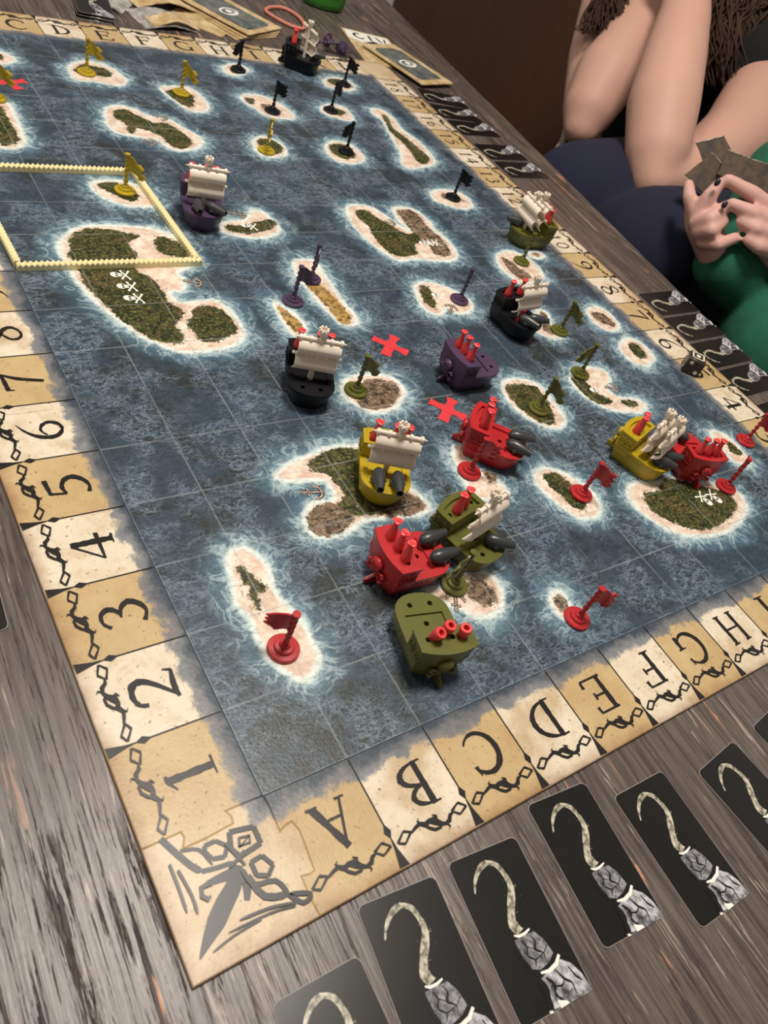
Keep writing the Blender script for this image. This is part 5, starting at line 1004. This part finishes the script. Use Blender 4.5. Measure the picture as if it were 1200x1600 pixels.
bm = bmesh.new(); a_, b_ = seen(874, 238, 27.5), seen(900, 178, 28.5); dv_ = (b_ - a_); b_curve(bm, [Vector((a_.x - .4, a_.y - .3, cz - .4)), a_, a_ + dv_ * .5, b_, b_ + dv_ * .4], [.22] * 5, 10); chp('arm_tube', bm, M['metal'])

# person 2: green fleece, holding a fan of cards, black nails
root2 = Vector((24, 4, 0)); p2 = empty('person', (root2.x, root2.y, FZ)); tag(p2, 'person in green fleece at the right edge holding brown cards, black nail polish', 'person')
D = 20.2
handA = [ch((1140, 432, 21.2, 26), (1116, 396, 20.6, 27), (1098, 352, D + .2, 27), (1092, 330, D + .1, 23)),
  ch((1084, 332, D, 12), (1077, 308, D - .1, 11), (1076, 288, D, 8.5)),
  ch((1092, 335, D - .1, 15), (1108, 308, D - .4, 13), (1124, 287, D - .5, 9.5)),
  ch((1088, 348, D - .1, 13), (1110, 342, D - .5, 12), (1134, 322, D - .4, 9.5)),
  ch((1092, 362, D - .1, 13), (1112, 360, D - .5, 12), (1130, 345, D - .3, 10)),
  ch((1098, 378, D, 12), (1122, 382, D - .4, 11), (1148, 372, D - .3, 9.5))]
handB = [[(Vector((18.9, 4.2, 1.6)), .72), (seen(1250, 415, 20.8), .62)], ch((1250, 415, 20.8, 36), (1235, 400, 20.6, 38), (1212, 372, D, 36), (1206, 350, D - .1, 30)),
  ch((1215, 335, D - .2, 15), (1175, 303, D - .5, 13.5), (1137, 281, D - .6, 9.5)),
  ch((1210, 352, D - .3, 14), (1178, 334, D - .6, 13), (1144, 319, D - .6, 10)),
  ch((1206, 372, D - .3, 14), (1182, 358, D - .6, 12.5), (1158, 346, D - .5, 9.5)),
  ch((1204, 392, D - .2, 13), (1186, 386, D - .5, 12), (1170, 376, D - .5, 9.5)),
  ch((1222, 345, D + .3, 15), (1212, 318, D + .7, 12), (1196, 296, D + .8, 9.5))]
hx = Vector((23.0, 3.6, 11.0))
under(p2, 'body', body(handA + handB, .055, 5), M['skin2'])
fwd2 = (seen(1150, 300, 20) - hx); fwd2.z = -1; fwd2.normalize(); up2 = Vector((0, 0, 1)); s2_ = fwd2.cross(up2).normalized(); up2 = s2_.cross(fwd2); H2R = Matrix((s2_, -fwd2, up2)).transposed().to_4x4()
def h2(x, y, z): return hx + s2_ * x + fwd2 * y + up2 * z
under(p2, 'head', body([[(hx - Vector((0, 0, 3.8)), 1.5), (hx - Vector((0, 0, 1.5)), 1.45)]], .14, 6, [(hx + up2 * .5, 2.25, (.86, 1, 1.08), H2R), (h2(0, .45, -1.2), 1.45, (.85, .9, 1.15), H2R), (h2(0, 2.05, -.25), .36, (.8, 1, 1.3), H2R), (h2(0, 1.88, -1.35), .34, (1.5, .6, .6), H2R)]), M['skin2'])
eye = bmesh.new()
for s_ in (-1, 1): b_ball(eye, h2(s_ * .72, 1.9, .2), .22, (1, .6, .55), H2R)
under(p2, 'eyes', bmesh_to('eyes', eye, True), M['shirt'])
bm = bmesh.new()
for k in range(70):
    a = math.radians(rnd.uniform(35, 325)); pts = [h2(0, -.1, 2.95)]
    for t in (.35, .7, 1.0, 1.5): e = math.radians(90 - 100 * min(t, 1)); pts.append(h2(2.08 * math.sin(a) * math.cos(e), 2.3 * math.cos(a) * math.cos(e) - .1, .55 + 2.5 * math.sin(e) - max(0, t - 1) * 6))
    P = catmull(pts, 5, False); b_curve(bm, P, [.32 * (1 - .6 * i / len(P)) for i in range(len(P))], 7)
bmesh.ops.recalc_face_normals(bm, faces=bm.faces); under(p2, 'hair', bmesh_to('hair', bm, True), M['hair'])
T2 = [Vector((24.2, 3.8, -2.6)), Vector((24.4, 3.8, 2.5)), Vector((24.0, 3.8, 6.0)), Vector((23.6, 3.7, 8.0))]
fl = [[(T2[0], 3.3), (T2[1], 3.1), (T2[2], 2.9), (T2[3], 1.45)],
      [(Vector((23.6, 6.0, 6.6)), 1.6), (Vector((22.6, 8.6, 3.9)), 1.35), (Vector((21.4, 10.0, 1.7)), 1.10), (Vector((19.4, 8.9, .9)), .95), (seen(1146, 432, 21.2), .86), (seen(1130, 415, 20.9), .80)],
      [(Vector((23.6, 1.6, 6.6)), 1.6), (Vector((22.4, .6, 3.4)), 1.35), (Vector((21.2, 1.4, 1.4)), 1.10), (Vector((19.2, 3.8, 1.5)), .95)],
      ch((1197, 492, 22.0, 74), (1218, 560, 21.0, 88)) + [(Vector((22.5, 4.6, -2.0)), 2.4)]]
under(p2, 'fleece', body(fl, .13, 4), M['green'])
nl = bmesh.new()
for a, b in zip((( 1121, 285, D - .85), (1132, 320, D - .75), (1134, 343, D - .6), (1150, 368, D - .65), (1139, 277, D - .85)), range(5)): 
    if b in (0, 1): b_ball(nl, seen(*a), .085, (1, .8, 1.25), sub=2)
under(p2, 'fingernails', bmesh_to('fingernails', nl, True), M['nail'])
# lower body and chair, mostly hidden by the table
lg = [[(Vector((18.2, 5.6, -3.4)), 1.75), (Vector((24.3, 5.0, -3.6)), 2.3)]]
k_ = lg[0][0][0]; lg.append([(k_, 1.8), (Vector((k_.x + 1, k_.y, FZ + 2.4)), 1.2)]); lg.append([(k_ + Vector((.5, -4.5, 0)), 1.9), (lg[0][1][0] + Vector((0, -3, 0)), 2.5)]); lg.append([(k_ + Vector((.5, -4.5, 0)), 1.8), (Vector((k_.x + 1.4, k_.y - 4.5, FZ + 2.4)), 1.2)]); lg.append([lg[0][1], lg[2][1]])
under(p2, 'trousers', body(lg, .17, 4), M['shirt'])
for q in (lg[1][1][0], lg[3][1][0]): under(p2, 'shoe', body([[(q + Vector((.6, 0, -1.3)), 1.0), (q + Vector((-2.6, 0, -1.55)), .8)]], .14, 3), M['navy'])
sp = lg[0][1][0]; ch2 = empty('chair', (sp.x, sp.y - 1.5, FZ)); tag(ch2, 'dark chair under the person in green fleece, hidden by the table', 'chair'); cz2 = sp.z - 2.7
bm = bmesh.new(); b_box(bm, (sp.x, sp.y - 1.5, cz2 - .3), (10, 10.5, .6)); bmesh.ops.bevel(bm, geom=list(bm.edges), offset=.2, segments=2, affect='EDGES'); under(ch2, 'seat', bmesh_to('seat', bm), M['shirt'])
for sx in (-1, 1):
    for sy in (-1, 1): bm = bmesh.new(); b_tube(bm, (sp.x + sx * 4.3, sp.y - 1.5 + sy * 4.6, FZ), (sp.x + sx * 4.3, sp.y - 1.5 + sy * 4.6, cz2 - .5 if sx < 0 else cz2 + 9), .3); under(ch2, 'leg', bmesh_to('leg', bm, angle=45), M['metal'])
bm = bmesh.new(); b_box(bm, (sp.x + 4.8, sp.y - 1.5, cz2 + 6.5), (.5, 9.6, 4.2)); under(ch2, 'backrest', bmesh_to('backrest', bm), M['shirt'])
# fan of cards held by person 2
M['heldcard'] = mat_bone('brown_map_back', (.020, .011, .006), (.085, .048, .024), 2.5); M['heldcard'].node_tree.nodes['Principled BSDF'].inputs['Roughness'].default_value = .7
def held(quad, label, dz):
    P = [seen(u, v, d) for u, v, d in quad]; n = (P[1] - P[0]).cross(P[3] - P[0]).normalized() * .012; bm = bmesh.new(); E_ = []
    for i in range(4):
        a, b = P[i], P[(i + 1) % 4]; rr = random.Random(i + int(quad[0][0])); 
        for k in range(6): q = a.lerp(b, k / 6); q = q + (P[0] + P[2] - 2 * q) * (rr.uniform(0, .02) if k else 0); E_.append(q)
    lo = [bm.verts.new(q - n) for q in E_]; hi = [bm.verts.new(q + n) for q in E_]; m_ = len(E_)
    for k in range(m_): bm.faces.new((lo[k], lo[(k + 1) % m_], hi[(k + 1) % m_], hi[k]))
    bm.faces.new(hi); bm.faces.new(lo[::-1]); bmesh.ops.recalc_face_normals(bm, faces=bm.faces); o = link('held_card', bmesh_to('held_card', bm), M['heldcard']); tag(o, label, 'card', 'brown cards held in the hand')
    bm = bmesh.new(); off = (CAMP - P[0]).normalized() * .02
    b_curve(bm, [q + off for q in E_[:7]], .014, 5); link('worn_pale_edge', bmesh_to('worn_pale_edge', bm), M['bone'], o)
held([(1087, 223, D + 1.0), (1131, 212, D + 1.0), (1152, 252, D + 1.0), (1104, 268, D + 1.0)], 'brown held card at the back of the fan, sticking up furthest', 0)
held([(1112, 239, D + .6), (1142, 268, D + .6), (1102, 305, D + .5), (1070, 273, D + .5)], 'brown held card at the left of the fan, over the thumb', 0)
held([(1136, 234, D + .35), (1215, 262, D + .35), (1215, 322, D + .15), (1120, 272, D + .2)], 'widest brown held card at the right of the fan, cut by the photo edge', 0)
